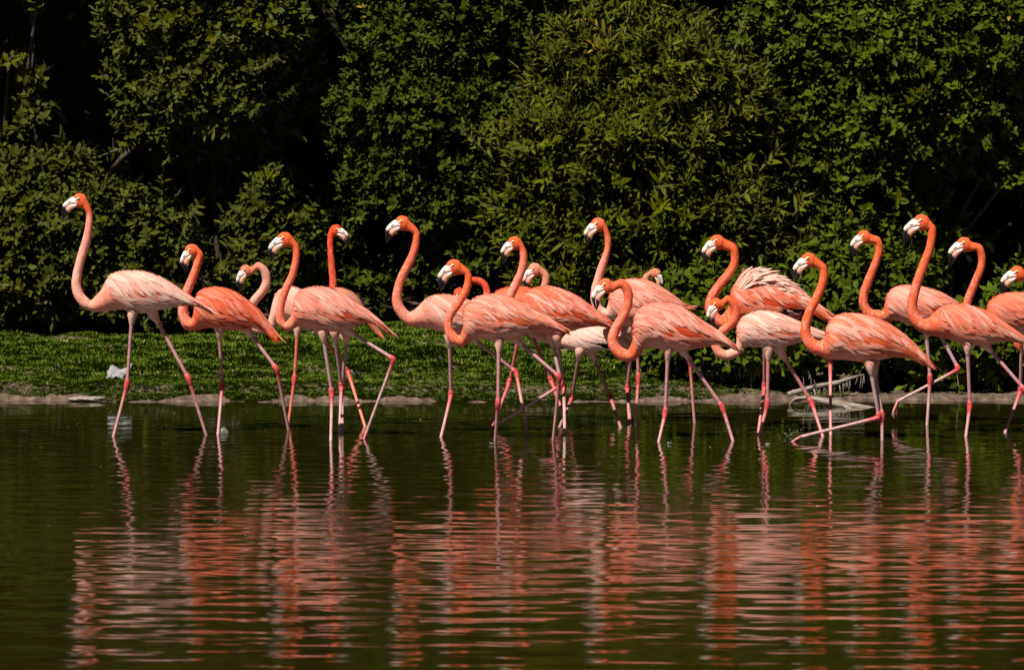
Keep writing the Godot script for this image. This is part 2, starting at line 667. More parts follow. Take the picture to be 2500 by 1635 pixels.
func make_wings(o: Node3D, b: Bird, s: Dictionary, pal: Array) -> void:
	rng.seed = hash(s.label)
	var pale: Color = pal[4]
	var mid: Color = pal[5]
	var accent: Color = pal[6]
	var breast: Color = pal[3]
	var full: bool = s.get("full", true)
	var rag: float = s.get("rag", 1.0)
	for side in [1.0, -1.0]:
		b.side = side
		# the folded wing: a shell over the side of the body that the feathers lie on
		var shell := fresh()
		var rings := []
		var cols := []
		for i in 15:
			var u := lerpf(0.10, 0.86, i / 14.0)
			var ring := PackedVector3Array()
			var cc := PackedColorArray()
			for j in 9:
				var v := lerpf(0.02, 0.62, j / 8.0)
				var swell := 0.0055 * sin(PI * clampf(i / 14.0, 0.03, 0.97)) * sin(PI * clampf(j / 8.0 * 0.9 + 0.08, 0.0, 1.0))
				ring.append(b.p(u, v) + b.normal(u, v) * swell)
				cc.append(mid.lerp(accent, 0.55 * smoothstep(4.0, 8.0, float(j))).lerp(breast, smoothstep(10.0, 14.0, float(i)) * 0.7))
			rings.append(ring)
			cols.append(cc)
		skin(shell, rings, cols, false)
		orient(shell, rings, b.normal(0.5, 0.3))
		var wing := part("wing", commit(shell), M.feather, o)
		var plumes := []      # [u, v, angle, bend, length, half width, lift0, lift1, root colour, tip colour, pointed]
		var tint := func(t: float, deep: float) -> Array:
			var tipc := mid.lerp(pale, clampf(t, 0.0, 1.0))
			var streak := 0.75 if rng.randf() < 0.22 else 0.0
			tipc = tipc.lerp(mid.lerp(accent, 0.35), streak)
			return [tipc.lerp(accent, deep), tipc]
		# under row: the bright coverts along the lower edge of the wing
		for k in 17:
			var u := 0.80 - 0.043 * k + rng.randf_range(-0.01, 0.01)
			var hot := accent.lerp(mid, rng.randf_range(0.0, 0.35) if k > 4 else rng.randf_range(0.2, 1.0))
			plumes.append([u, 0.455 + rng.randf_range(-0.02, 0.02), 0.85 - 0.042 * k, -0.25, 0.115 + rng.randf_range(-0.01, 0.02), 0.016, 0.0040, 0.0045, hot, hot.lerp(accent, 0.5), 0.7])
		# black flight feathers showing below them towards the tail
		for k in (7 if s.has("black") else 0):
			plumes.append([0.46 - 0.035 * k, 0.60 + rng.randf_range(-0.02, 0.06), 0.22, -0.2, 0.18, 0.014, 0.0120, 0.016, BLACK, BLACK, 0.6])
		for j in 27:
			var k := j * 0.56
			var u := 0.83 - 0.047 * k + rng.randf_range(-0.014, 0.014)
			var c: Array = tint.call(rng.randf_range(-0.2, 1.2), 0.42)
			plumes.append([u, 0.285 + rng.randf_range(-0.025, 0.025), 1.05 - 0.05 * k, -0.2, (0.145 if k < 6.0 else 0.115) + rng.randf_range(-0.035, 0.03), 0.0120, 0.0050, 0.0062 + 0.002 * rng.randf(), c[0], c[1], 0.35])
		for j in 28:
			var k := j * 0.56
			var u := 0.86 - 0.047 * k + rng.randf_range(-0.014, 0.014)
			var c: Array = tint.call(rng.randf_range(-0.1, 1.3), 0.45)
			plumes.append([u, 0.175 + rng.randf_range(-0.02, 0.02), 1.12 - 0.054 * k, -0.2, 0.155 + rng.randf_range(-0.035, 0.035), 0.0115, 0.0068, 0.0078 + 0.002 * rng.randf(), c[0], c[1], 0.3])
		for j in 26:
			var k := j * 0.6
			var u := 0.86 - 0.048 * k + rng.randf_range(-0.014, 0.014)
			var c: Array = tint.call(rng.randf_range(-0.3, 1.2), 0.38)
			plumes.append([u, 0.07 + rng.randf_range(-0.02, 0.02), 0.80 - 0.045 * k, -0.15, 0.15 + rng.randf_range(-0.03, 0.04), 0.0105, 0.0082, 0.0092 + 0.002 * rng.randf(), c[0], c[1], 0.3])
		# small shoulder coverts
		for k in 18:
			var u := rng.randf_range(0.74, 0.93)
			var v := rng.randf_range(0.08, 0.52)
			var c: Array = tint.call(rng.randf_range(-0.2, 0.8), 0.2)
			plumes.append([u, v, 0.55 + rng.randf_range(-0.2, 0.2), 0.0, 0.05 + rng.randf_range(0.0, 0.02), 0.0115, 0.004 * smoothstep(0.95, 0.8, u) + 0.001, 0.0062, (c[0] as Color).lerp(breast, 0.5), c[1], 0.45])
		# loose plumes along the flank, over the wing's lower edge
		for k in 15:
			var u := 0.86 - 0.032 * k + rng.randf_range(-0.02, 0.02)
			var v := 0.56 + 0.012 * (k % 4) * 3.0 + rng.randf_range(-0.02, 0.02)
			var c: Array = tint.call(rng.randf_range(0.0, 1.1), 0.2)
			plumes.append([u, v, 0.22 + rng.randf_range(-0.15, 0.15), -0.35 * rng.randf(), 0.11 + rng.randf_range(0.0, 0.05), 0.0135, 0.004, 0.009 + 0.012 * rng.randf() * rag, breast.lerp(c[0], 0.6), c[1], 0.35])
		# long tertials and the tail
		for k in 14:
			var v := 0.10 + 0.055 * k
			var hot := accent.lerp(mid, rng.randf_range(0.1, 0.9))
			plumes.append([0.34 + rng.randf_range(-0.08, 0.05), v, 0.10 - 0.02 * k, 0.0, 0.15 + rng.randf_range(0.0, 0.05), 0.0135, 0.0045, 0.004, hot, hot.lerp(pale, rng.randf_range(0.0, 0.6)), 0.4])
		var far := fresh()
		var count := 0
		for q in plumes:
			if side > 0.0 and full:
				var m := fresh()
				feather_on(b, m, q[0], q[1], q[2], q[3], q[4] * rng.randf_range(0.92, 1.08), q[5] * rng.randf_range(0.85, 1.2), q[6], q[7] * rng.randf_range(0.9, 1.2), q[8], q[9], q[10])
				var f := MeshInstance3D.new()
				f.name = "feather" if count == 0 else "feather_%03d" % count
				f.mesh = commit(m)
				f.material_override = M.feather
				wing.add_child(f)
				count += 1
			else:
				feather_on(b, far, q[0], q[1], q[2], q[3], q[4], q[5], q[6], q[7], q[8], q[9], q[10])
		if far.v.size() > 0:
			part("feathers", commit(far), M.feather, wing).set_meta("kind", "stuff")
		if s.has("ruffled") and side > 0.0:
			ruffle(wing, b, pal, count)

func ruffle(wing: Node3D, b: Bird, pal: Array, count: int) -> void:
	# wind-blown plumes that stand up from the back
	for k in 210:
		var u := rng.randf_range(0.22, 0.88)
		var v := rng.randf_range(-0.12, 0.30)
		var p := b.p(u, v)
		var n := b.normal(u, absf(v) + 0.02)
		var back := (b.p(u - 0.1, v) - p).normalized()
		var rise := rng.randf_range(0.04, 0.42) * smoothstep(0.2, 0.6, u) * smoothstep(0.98, 0.7, u)
		var length := rng.randf_range(0.08, 0.155)
		var dir := (back + n * rise).normalized()
		var rings := []
		var cols := []
		var c0: Color = (pal[5] as Color).lerp(pal[4], rng.randf() * 0.7)
		var c1: Color = (pal[4] as Color).lerp(CREAM, rng.randf() * 0.6)
		var across := dir.cross(n).normalized()
		var q := p
		var bow := rng.randf_range(-1.0, 1.0)
		for i in 8:
			var s := i / 7.0
			var hw := 0.0105 * (0.4 + 0.6 * smoothstep(0.0, 0.3, s)) * sqrt(maxf(0.01, 1.0 - s * s))
			rings.append(PackedVector3Array([q - across * hw, q + n * 0.0015, q + across * hw]))
			cols.append(c0.lerp(c1, smoothstep(0.1, 0.6, s)))
			q += dir * (length / 7.0)
			dir = (dir + Vector3(0.10, -0.07, 0.05 * bow) * s + back * 0.06).normalized()
		var m := fresh()
		skin(m, rings, cols, false)
		orient(m, rings, n)
		var f := MeshInstance3D.new()
		f.name = "feather_%03d" % (count + k)
		f.mesh = commit(m)
		f.material_override = M.feather
		wing.add_child(f)

const C1 := [100.0, 420.0, 2.29]
const C2 := [420.0, 520.0, 2.595]
const C3 := [900.0, 500.0, 2.595]
const C4 := [1150.0, 500.0, 2.595]
const C6 := [1680.0, 520.0, 2.595]
const C7 := [1950.0, 490.0, 2.553]

func flock() -> void:
	var mauve := Color(0.56, 0.29, 0.30)
	var rosy := Color(0.62, 0.26, 0.24)
	var grey := Color(0.57, 0.38, 0.38)
	var brown := Color(0.42, 0.22, 0.19)
	flamingo({"label": "tall pale pink flamingo leading the line, its head highest at the left", "f": C1, "d": 20.4,
		"pal": [ORANGE, PINK, PALE, PINK, CREAM, PALE, CORAL, mauve], "eye": [213, 146, 23, 1.0],
		"body": [908, 753, 906, 757, 860, 718, 868, 745, 800, 676, 805, 745, 720, 620, 735, 755, 650, 582, 665, 768, 570, 556, 590, 788, 490, 552, 520, 785, 420, 560, 455, 768, 370, 592, 390, 775, 335, 655, 335, 782],
		"neck": [285, 747, 34, 245, 730, 31, 212, 690, 28, 196, 640, 27, 197, 590, 26, 208, 530, 25, 228, 460, 24, 250, 390, 24, 263, 320, 21, 270, 262, 20, 267, 226, 19],
		"legs": [[508, 800, 480, 1185, 403, 1478, 1], [630, 800, 825, 1158, 922, 1470, 0]]})
	flamingo({"label": "salmon flamingo with a drooping red tail, right behind the pale leader's tail", "f": C1, "d": 20.62,
		"pal": [ORANGE, CORAL, PINK, CORAL, PINK, CORAL, RED, mauve], "eye": [833, 430, 52, 0.92],
		"body": [1300, 884, 1285, 928, 1262, 832, 1240, 890, 1215, 772, 1175, 872, 1150, 715, 1120, 882, 1080, 668, 1060, 885, 1000, 645, 1000, 888, 930, 648, 950, 872, 885, 668, 905, 876, 860, 720, 878, 884, 850, 790, 850, 887],
		"neck": [820, 848, 36, 795, 802, 29, 792, 750, 28, 803, 696, 27, 829, 630, 26, 856, 568, 24, 877, 500, 22, 887, 462, 20],
		"legs": [[995, 885, 1012, 1190, 988, 1465, 1], [1150, 880, 1317, 1100, 1384, 1445, 0]]})
	flamingo({"label": "dull pink flamingo with its neck curled round, half hidden between two salmon birds", "f": C2, "d": 21.15, "full": false,
		"pal": [DUSKY.lerp(CORAL, 0.6), DUSKY.lerp(PALE, 0.4), PALE, PALE, CREAM, PALE, CORAL, Color(0.70, 0.20, 0.12)], "eye": [460, 355, 54, 0.82],
		"body": [1010, 722, 1005, 735, 950, 640, 960, 735, 880, 560, 900, 745, 820, 490, 840, 735, 760, 468, 775, 712, 700, 478, 720, 690, 655, 515, 685, 690, 634, 570, 660, 706],
		"neck": [640, 690, 36, 605, 720, 31, 560, 735, 29, 510, 722, 28, 485, 680, 27, 492, 615, 27, 520, 555, 28, 568, 500, 28, 598, 435, 28, 585, 372, 27, 545, 336, 26],
		"legs": [[795, 730, 775, 1055, 735, 1335, 1], [930, 745, 1112, 1000, 1222, 1352, 0]]})
	flamingo({"label": "pink flamingo with one leg bent far back and a webbed foot trailing on the water", "f": C2, "d": 20.2,
		"pal": [ORANGE, CORAL, SALMON, SALMON, PALE, PINK, RED, grey], "eye": [706, 152, 35, 1.04],
		"body": [1380, 752, 1375, 758, 1310, 682, 1305, 712, 1240, 622, 1232, 692, 1170, 575, 1165, 722, 1090, 516, 1095, 746, 1010, 480, 1020, 750, 930, 467, 945, 746, 860, 474, 880, 730, 800, 503, 820, 722, 768, 560, 790, 722, 758, 640, 765, 736],
		"neck": [722, 717, 30, 690, 690, 27, 682, 640, 26, 690, 580, 26, 706, 520, 26, 731, 460, 25, 761, 390, 24, 782, 312, 22, 788, 252, 21, 780, 208, 20],
		"legs": [[955, 765, 1012, 1140, 1005, 1442, 1], [1105, 740, 1405, 925, 1235, 1378, 0, 1]]})
	flamingo({"label": "grey backed flamingo with a straight red neck, looking right against the others", "f": C2, "d": 20.85, "full": false, "flip": true,
		"pal": [RED, RED, RED, CORAL, DUSKY, DUSKY, CORAL, grey], "eye": [1040, 98, 29, 0.80],
		"body": [1225, 640, 1220, 655, 1190, 560, 1200, 680, 1140, 505, 1150, 720, 1080, 478, 1100, 740, 1030, 480, 1050, 740, 990, 520, 1015, 730, 975, 580, 990, 720],
		"neck": [985, 650, 32, 992, 600, 28, 1012, 540, 26, 1020, 480, 24, 1018, 400, 23, 1008, 300, 21, 1002, 200, 20, 1004, 145, 19],
		"legs": [[1030, 765, 1072, 1100, 1060, 1395, 1], [1105, 770, 1078, 1100, 1077, 1395, 0]]})
	flamingo({"label": "orange necked flamingo holding its head level and high, left of the two central birds", "f": C3, "d": 20.5,
		"pal": [ORANGE, CORAL, SALMON, PINK, CREAM, PINK, CORAL, mauve], "eye": [210, 100, 28, 1.01],
		"body": [880, 758, 880, 768, 800, 700, 800, 760, 720, 650, 720, 790, 640, 610, 650, 812, 560, 582, 570, 820, 480, 569, 500, 812, 410, 575, 430, 795, 350, 605, 370, 782, 310, 645, 310, 772],
		"neck": [250, 716, 42, 203, 672, 36, 181, 620, 32, 180, 565, 30, 195, 500, 28, 223, 430, 27, 260, 360, 26, 288, 292, 25, 302, 222, 23, 298, 172, 21],
		"legs": [[512, 845, 522, 1205, 458, 1470, 1], [640, 830, 935, 1060, 1010, 1465, 0]]})
	flamingo({"label": "large front flamingo with orange breast and long streaming back feathers, centre left", "f": C3, "d": 20.05,
		"pal": [ORANGE, ORANGE, SALMON, CORAL, PALE, PINK, ORANGE, mauve], "eye": [535, 380, 37, 1.07],
		"body": [1272, 802, 1266, 812, 1190, 752, 1185, 786, 1110, 704, 1105, 785, 1030, 658, 1035, 808, 950, 612, 965, 838, 870, 577, 890, 858, 790, 566, 810, 864, 710, 574, 735, 850, 650, 603, 680, 850, 612, 645, 650, 862, 600, 710, 632, 876, 598, 768, 612, 890, 580, 822, 588, 900],
		"neck": [543, 848, 34, 512, 805, 29, 502, 745, 27, 512, 705, 26, 540, 662, 26, 580, 606, 26, 615, 545, 25, 632, 480, 24, 624, 432, 22],
		"legs": [[825, 875, 820, 1262, 802, 1495, 1], [930, 850, 1210, 1090, 1170, 1490, 0]]})
	flamingo({"label": "flamingo with a bright red rump and one pale leg stretched forward over the water", "f": C3, "d": 20.75,
		"pal": [ORANGE, SALMON, PINK, CORAL, PALE, SALMON, RED, grey], "eye": [917, 230, 39.5, 0.92],
		"body": [1547, 758, 1540, 775, 1480, 695, 1470, 768, 1400, 638, 1390, 775, 1320, 580, 1320, 790, 1240, 540, 1240, 812, 1160, 518, 1170, 825, 1090, 517, 1110, 822, 1030, 536, 1060, 805, 985, 575, 1010, 785, 968, 630, 970, 772],
		"neck": [925, 712, 42, 892, 680, 36, 884, 620, 31, 905, 560, 29, 940, 488, 28, 968, 420, 26, 982, 352, 24, 978, 295, 22],
		"legs": [[1195, 845, 1237, 1155, 1243, 1455, 1], [1160, 845, 1222, 1142, 805, 1396, 0, 1]]})
	flamingo({"label": "young low flamingo with a dusky head, white breast and black wing edge", "f": C4, "d": 21.25, "black": true,
		"pal": [DUSKY.lerp(SALMON, 0.4), DUSKY.lerp(PINK, 0.3), PALE, PALE, CREAM, CREAM, SALMON, brown], "eye": [396, 400, 47, 0.93],
		"body": [1020, 885, 1018, 915, 950, 835, 945, 920, 870, 790, 870, 915, 790, 770, 800, 928, 720, 770, 735, 938, 650, 785, 680, 935, 600, 812, 620, 915, 560, 838, 565, 893],
		"neck": [515, 857, 29, 465, 846, 27, 418, 822, 27, 392, 778, 27, 390, 715, 27, 410, 640, 27, 443, 570, 26, 470, 505, 25, 473, 450, 24],
		"legs": [[690, 935, 638, 1225, 562, 1420, 1], [765, 940, 882, 1215, 952, 1422, 0]]})
	flamingo({"label": "vivid red flamingo bowing its head behind the front bird's neck", "f": C3, "d": 21.2, "full": false,
		"pal": [RED, RED, RED, ORANGE, SALMON, CORAL, RED, Color(0.50, 0.13, 0.14)], "eye": [568, 555, 70, 0.85],
		"body": [1240, 700, 1235, 715, 1170, 630, 1170, 730, 1100, 570, 1110, 760, 1020, 530, 1040, 780, 940, 517, 960, 785, 870, 525, 890, 782, 810, 550, 840, 780, 778, 605, 795, 775, 765, 670, 770, 780],
		"neck": [725, 752, 34, 698, 715, 29, 706, 660, 25, 735, 610, 23, 750, 560, 22, 735, 508, 22, 690, 481, 22, 635, 484, 22],
		"legs": [[960, 790, 891, 1130, 787, 1395, 1], [1019, 790, 1157, 1115, 1261, 1395, 0]]})
	flamingo({"label": "pale rose flamingo with slender pink neck, standing behind the hooked neck front bird", "f": C4, "d": 21.1,
		"pal": [CORAL, SALMON, PALE, PALE, PALE, PINK, CORAL, rosy], "eye": [798, 112, 41, 0.96],
		"body": [1358, 640, 1352, 652, 1300, 590, 1300, 690, 1230, 540, 1240, 740, 1150, 492, 1170, 775, 1070, 470, 1090, 785, 990, 472, 1010, 775, 930, 497, 960, 762, 888, 545, 930, 745, 872, 610, 905, 730, 860, 655, 878, 722],
		"neck": [836, 686, 34, 803, 655, 29, 786, 600, 28, 788, 540, 27, 805, 475, 26, 828, 400, 25, 852, 330, 22, 867, 260, 20, 866, 198, 19],
		"legs": [[1050, 790, 1062, 1098, 1042, 1395, 1], [1200, 770, 1388, 985, 1418, 1385, 0]]})
	flamingo({"label": "dusky flamingo turned right, only its head over the pale rose bird's back", "f": C4, "d": 21.45, "full": false, "flip": true, "right": true,
		"pal": [DUSKY.lerp(CORAL, 0.5), DUSKY, PINK, PALE, CREAM, CREAM, PINK, rosy], "eye": [1178, 428, 60, 0.72],
		"body": [880, 800, 885, 830, 930, 735, 940, 845, 1000, 660, 1010, 845, 1070, 600, 1080, 825, 1130, 580, 1140, 795, 1170, 600, 1180, 760, 1185, 640, 1180, 730],
		"neck": [1165, 655, 32, 1140, 600, 27, 1120, 545, 24, 1110, 495, 22, 1112, 455, 21],
		"legs": [[1035, 800, 990, 1162, 1005, 1385, 1], [990, 800, 998, 1178, 1008, 1388, 0]]})
	flamingo({"label": "front flamingo with tightly hooked neck, its black bill tip over the red rump", "f": C4, "d": 20.12,
		"pal": [CORAL, CORAL, SALMON, ORANGE, PALE, PINK, RED, mauve], "eye": [847, 500, 45, 1.03],
		"body": [1694, 912, 1690, 918, 1620, 848, 1625, 892, 1540, 786, 1540, 888, 1460, 732, 1465, 905, 1380, 675, 1390, 918, 1300, 632, 1310, 928, 1220, 619, 1230, 925, 1140, 622, 1160, 905, 1075, 650, 1110, 908, 1040, 700, 1085, 925, 1028, 780, 1072, 948, 1022, 858, 1048, 975, 1000, 914, 1010, 992],
		"neck": [962, 948, 41, 925, 922, 37, 902, 880, 35, 900, 835, 33, 920, 780, 31, 955, 720, 30, 985, 660, 29, 998, 600, 29, 992, 545, 30, 955, 500, 31],
		"legs": [[1250, 925, 1232, 1320, 1190, 1500, 1], [1345, 925, 1594, 1280, 1661, 1495, 0]]})
	flamingo({"label": "low flamingo with a looped neck and white bill pressed to its throat, pale pink body", "f": C6, "d": 20.42,
		"pal": [ORANGE, CORAL, SALMON, PALE, CREAM, PALE, CORAL, rosy], "eye": [172, 570, 59, 0.9],
		"body": [875, 765, 868, 800, 800, 735, 800, 805, 720, 700, 725, 815, 640, 662, 650, 838, 560, 632, 570, 853, 480, 620, 495, 853, 410, 628, 430, 848, 350, 660, 388, 845, 316, 710, 360, 850, 308, 780, 352, 872, 302, 848, 325, 900],
		"neck": [288, 886, 33, 245, 900, 32, 202, 885, 31, 178, 845, 29, 181, 800, 27, 207, 760, 26, 250, 722, 26, 288, 680, 25, 304, 628, 26, 288, 578, 27, 250, 548, 27],
		"legs": [[510, 875, 505, 1210, 452, 1412, 1], [590, 880, 785, 1200, 855, 1415, 0]]})
	flamingo({"label": "flamingo with wind ruffled plumes standing up along its back", "f": C6, "d": 20.72, "black": true, "ruffled": true, "rag": 2.0,
		"pal": [ORANGE, ORANGE, CORAL, ORANGE, PALE, SALMON, RED, rosy], "eye": [180, 170, 38, 1.03],
		"body": [925, 655, 890, 690, 840, 590, 820, 675, 740, 515, 730, 660, 640, 450, 640, 690, 540, 408, 550, 705, 450, 385, 470, 715, 370, 398, 400, 722, 305, 440, 340, 725, 270, 510, 300, 730, 258, 590, 270, 735],
		"neck": [215, 692, 46, 165, 660, 38, 140, 600, 33, 150, 535, 30, 203, 450, 29, 254, 390, 28, 289, 330, 26, 298, 272, 27, 284, 222, 30],
		"legs": [[487, 790, 485, 1100, 445, 1405, 1], [700, 740, 903, 945, 905, 1400, 0]]})
	flamingo({"label": "vivid orange flamingo kneeling forward with one shank laid along the water", "f": C6, "d": 20.12,
		"pal": [ORANGE, ORANGE, ORANGE, CORAL, PALE, SALMON, ORANGE, grey], "eye": [760, 283, 36.6, 1.03],
		"body": [1557, 970, 1552, 980, 1490, 890, 1480, 955, 1410, 808, 1400, 925, 1320, 735, 1310, 915, 1230, 680, 1230, 930, 1140, 648, 1150, 945, 1050, 634, 1060, 938, 970, 640, 985, 930, 910, 672, 930, 930, 882, 725, 895, 928, 872, 778, 862, 915, 845, 806, 825, 900],
		"neck": [795, 842, 44, 760, 802, 37, 745, 752, 33, 751, 690, 31, 775, 620, 29, 810, 550, 28, 845, 472, 28, 862, 402, 27, 854, 345, 26],
		"legs": [[1155, 970, 1212, 1295, 720, 1416, 1, 1], [1180, 970, 1232, 1285, 1232, 1440, 0]]})
	flamingo({"label": "flamingo at the back right holding one foot out of the water", "f": C7, "d": 21.1,
		"pal": [ORANGE, ORANGE, CORAL, ORANGE, PALE, PINK, RED, grey], "eye": [405, 213, 36.7, 0.92],
		"body": [1060, 690, 1055, 705, 980, 630, 980, 720, 890, 575, 890, 768, 810, 547, 815, 792, 730, 531, 740, 788, 660, 527, 675, 768, 600, 541, 625, 750, 560, 578, 590, 748, 542, 630, 566, 752, 528, 680, 530, 756],
		"neck": [488, 716, 36, 440, 703, 33, 412, 662, 30, 404, 625, 29, 411, 570, 27, 436, 500, 26, 468, 420, 25, 494, 350, 24, 504, 292, 24, 490, 250, 26],
		"legs": [[795, 795, 822, 1110, 803, 1395, 1], [860, 790, 1000, 1050, 622, 1248, 0, 1]]})
	flamingo({"label": "tall orange necked flamingo with its head highest on the right, bill held level", "f": C7, "d": 20.42,
		"pal": [ORANGE, ORANGE, CORAL, CORAL, PALE, SALMON, RED, mauve], "eye": [765, 118, 28, 1.1],
		"body": [1470, 895, 1466, 905, 1400, 848, 1405, 888, 1320, 788, 1330, 878, 1240, 730, 1250, 882, 1160, 685, 1170, 902, 1080, 655, 1090, 902, 1000, 643, 1010, 886, 930, 646, 940, 865, 880, 668, 880, 850, 840, 705, 830, 842],
		"neck": [780, 778, 47, 735, 742, 40, 711, 682, 35, 713, 620, 32, 730, 550, 30, 755, 470, 29, 785, 390, 28, 815, 310, 26, 832, 232, 26, 832, 172, 25],
		"legs": [[1055, 905, 1070, 1280, 1045, 1468, 1], [1170, 900, 1415, 1180, 1440, 1450, 0]]})
	flamingo({"label": "second flamingo from the right edge, its thin neck rising behind the tall bird's back", "f": C7, "d": 20.85,
		"pal": [ORANGE, ORANGE, CORAL, CORAL, PINK, SALMON, CORAL, mauve], "eye": [1030, 257, 34, 1.03],
		"body": [1700, 740, 1695, 755, 1600, 660, 1600, 770, 1500, 600, 1510, 795, 1420, 575, 1430, 810, 1340, 572, 1350, 810, 1270, 582, 1290, 800, 1210, 610, 1240, 792, 1180, 660, 1205, 785, 1165, 710, 1165, 790],
		"neck": [1118, 756, 40, 1068, 738, 35, 1046, 690, 30, 1055, 630, 26, 1080, 560, 25, 1110, 490, 25, 1138, 422, 24, 1146, 352, 24, 1125, 295, 25],
		"legs": [[1395, 800, 1385, 1190, 1290, 1442, 1], [1450, 800, 1520, 1100, 1540, 1440, 0]]})
	flamingo({"label": "flamingo cut off by the right edge, only its bill and face in view", "f": C7, "d": 21.25, "full": false,
		"pal": [ORANGE, ORANGE, ORANGE, ORANGE, PINK, SALMON, RED, mauve], "eye": [1362, 438, 31, 1.05],
		"body": [1950, 900, 1945, 910, 1860, 830, 1860, 900, 1760, 770, 1770, 920, 1660, 730, 1680, 940, 1580, 720, 1600, 945, 1510, 745, 1530, 940, 1470, 800, 1490, 940, 1455, 860, 1460, 955],
		"neck": [1415, 915, 42, 1380, 893, 36, 1368, 840, 33, 1385, 760, 30, 1420, 670, 28, 1450, 580, 27, 1458, 510, 27, 1435, 458, 27],
		"legs": [[1640, 950, 1650, 1200, 1620, 1420, 1], [1700, 950, 1780, 1200, 1800, 1420, 0]]})

# ---------------------------------------------------------------- vegetation
func leaf_shape(wide: float, fold: float, droop: float) -> ArrayMesh:
	# a leaf along +y, one unit long, folded along its midrib and arched; its upper side looks along +z
	var rings := []
	var cols := []
	for k in 5:
		var t := k / 4.0
		var hw := wide * 0.5 * pow(sin(PI * pow(clampf(t, 0.02, 0.985), 0.95)), 0.62)
		var z := -droop * t * t
		rings.append(PackedVector3Array([Vector3(-hw, t, z + fold * hw), Vector3(0, t, z), Vector3(hw, t, z + fold * hw)]))
		cols.append(PackedColorArray([Color.WHITE, Color(1.12, 1.12, 1.0), Color.WHITE]))
	var m := fresh()
	skin(m, rings, cols, false)
	orient(m, rings, Vector3(0, 0, 1))
	return commit(m)

func make_leaves() -> void:
	leaf_mesh["oval"] = [leaf_shape(0.52, 0.22, 0.10), leaf_shape(0.46, 0.12, 0.20)]
	leaf_mesh["round"] = [leaf_shape(0.58, 0.22, 0.10), leaf_shape(0.50, 0.30, 0.20)]
	leaf_mesh["lance"] = [leaf_shape(0.27, 0.35, 0.14), leaf_shape(0.22, 0.20, 0.26)]

func leaf_transform(p: Vector3, dir: Vector3, up: Vector3, length: float) -> Transform3D:
	var y := dir.normalized()
	var z := (up - y * up.dot(y)).normalized()
	var x := y.cross(z)
	return Transform3D(Basis(x * length, y * length, z * length), p)

func stem_mesh() -> ArrayMesh:
	var m := fresh()
	tube(m, [Vector3.ZERO, Vector3(0.02, 0.5, 0.01), Vector3(0, 1, 0)], [0.02, 0.016, 0.008], [Color.WHITE, Color.WHITE, Color.WHITE], 5, false)
	return commit(m)

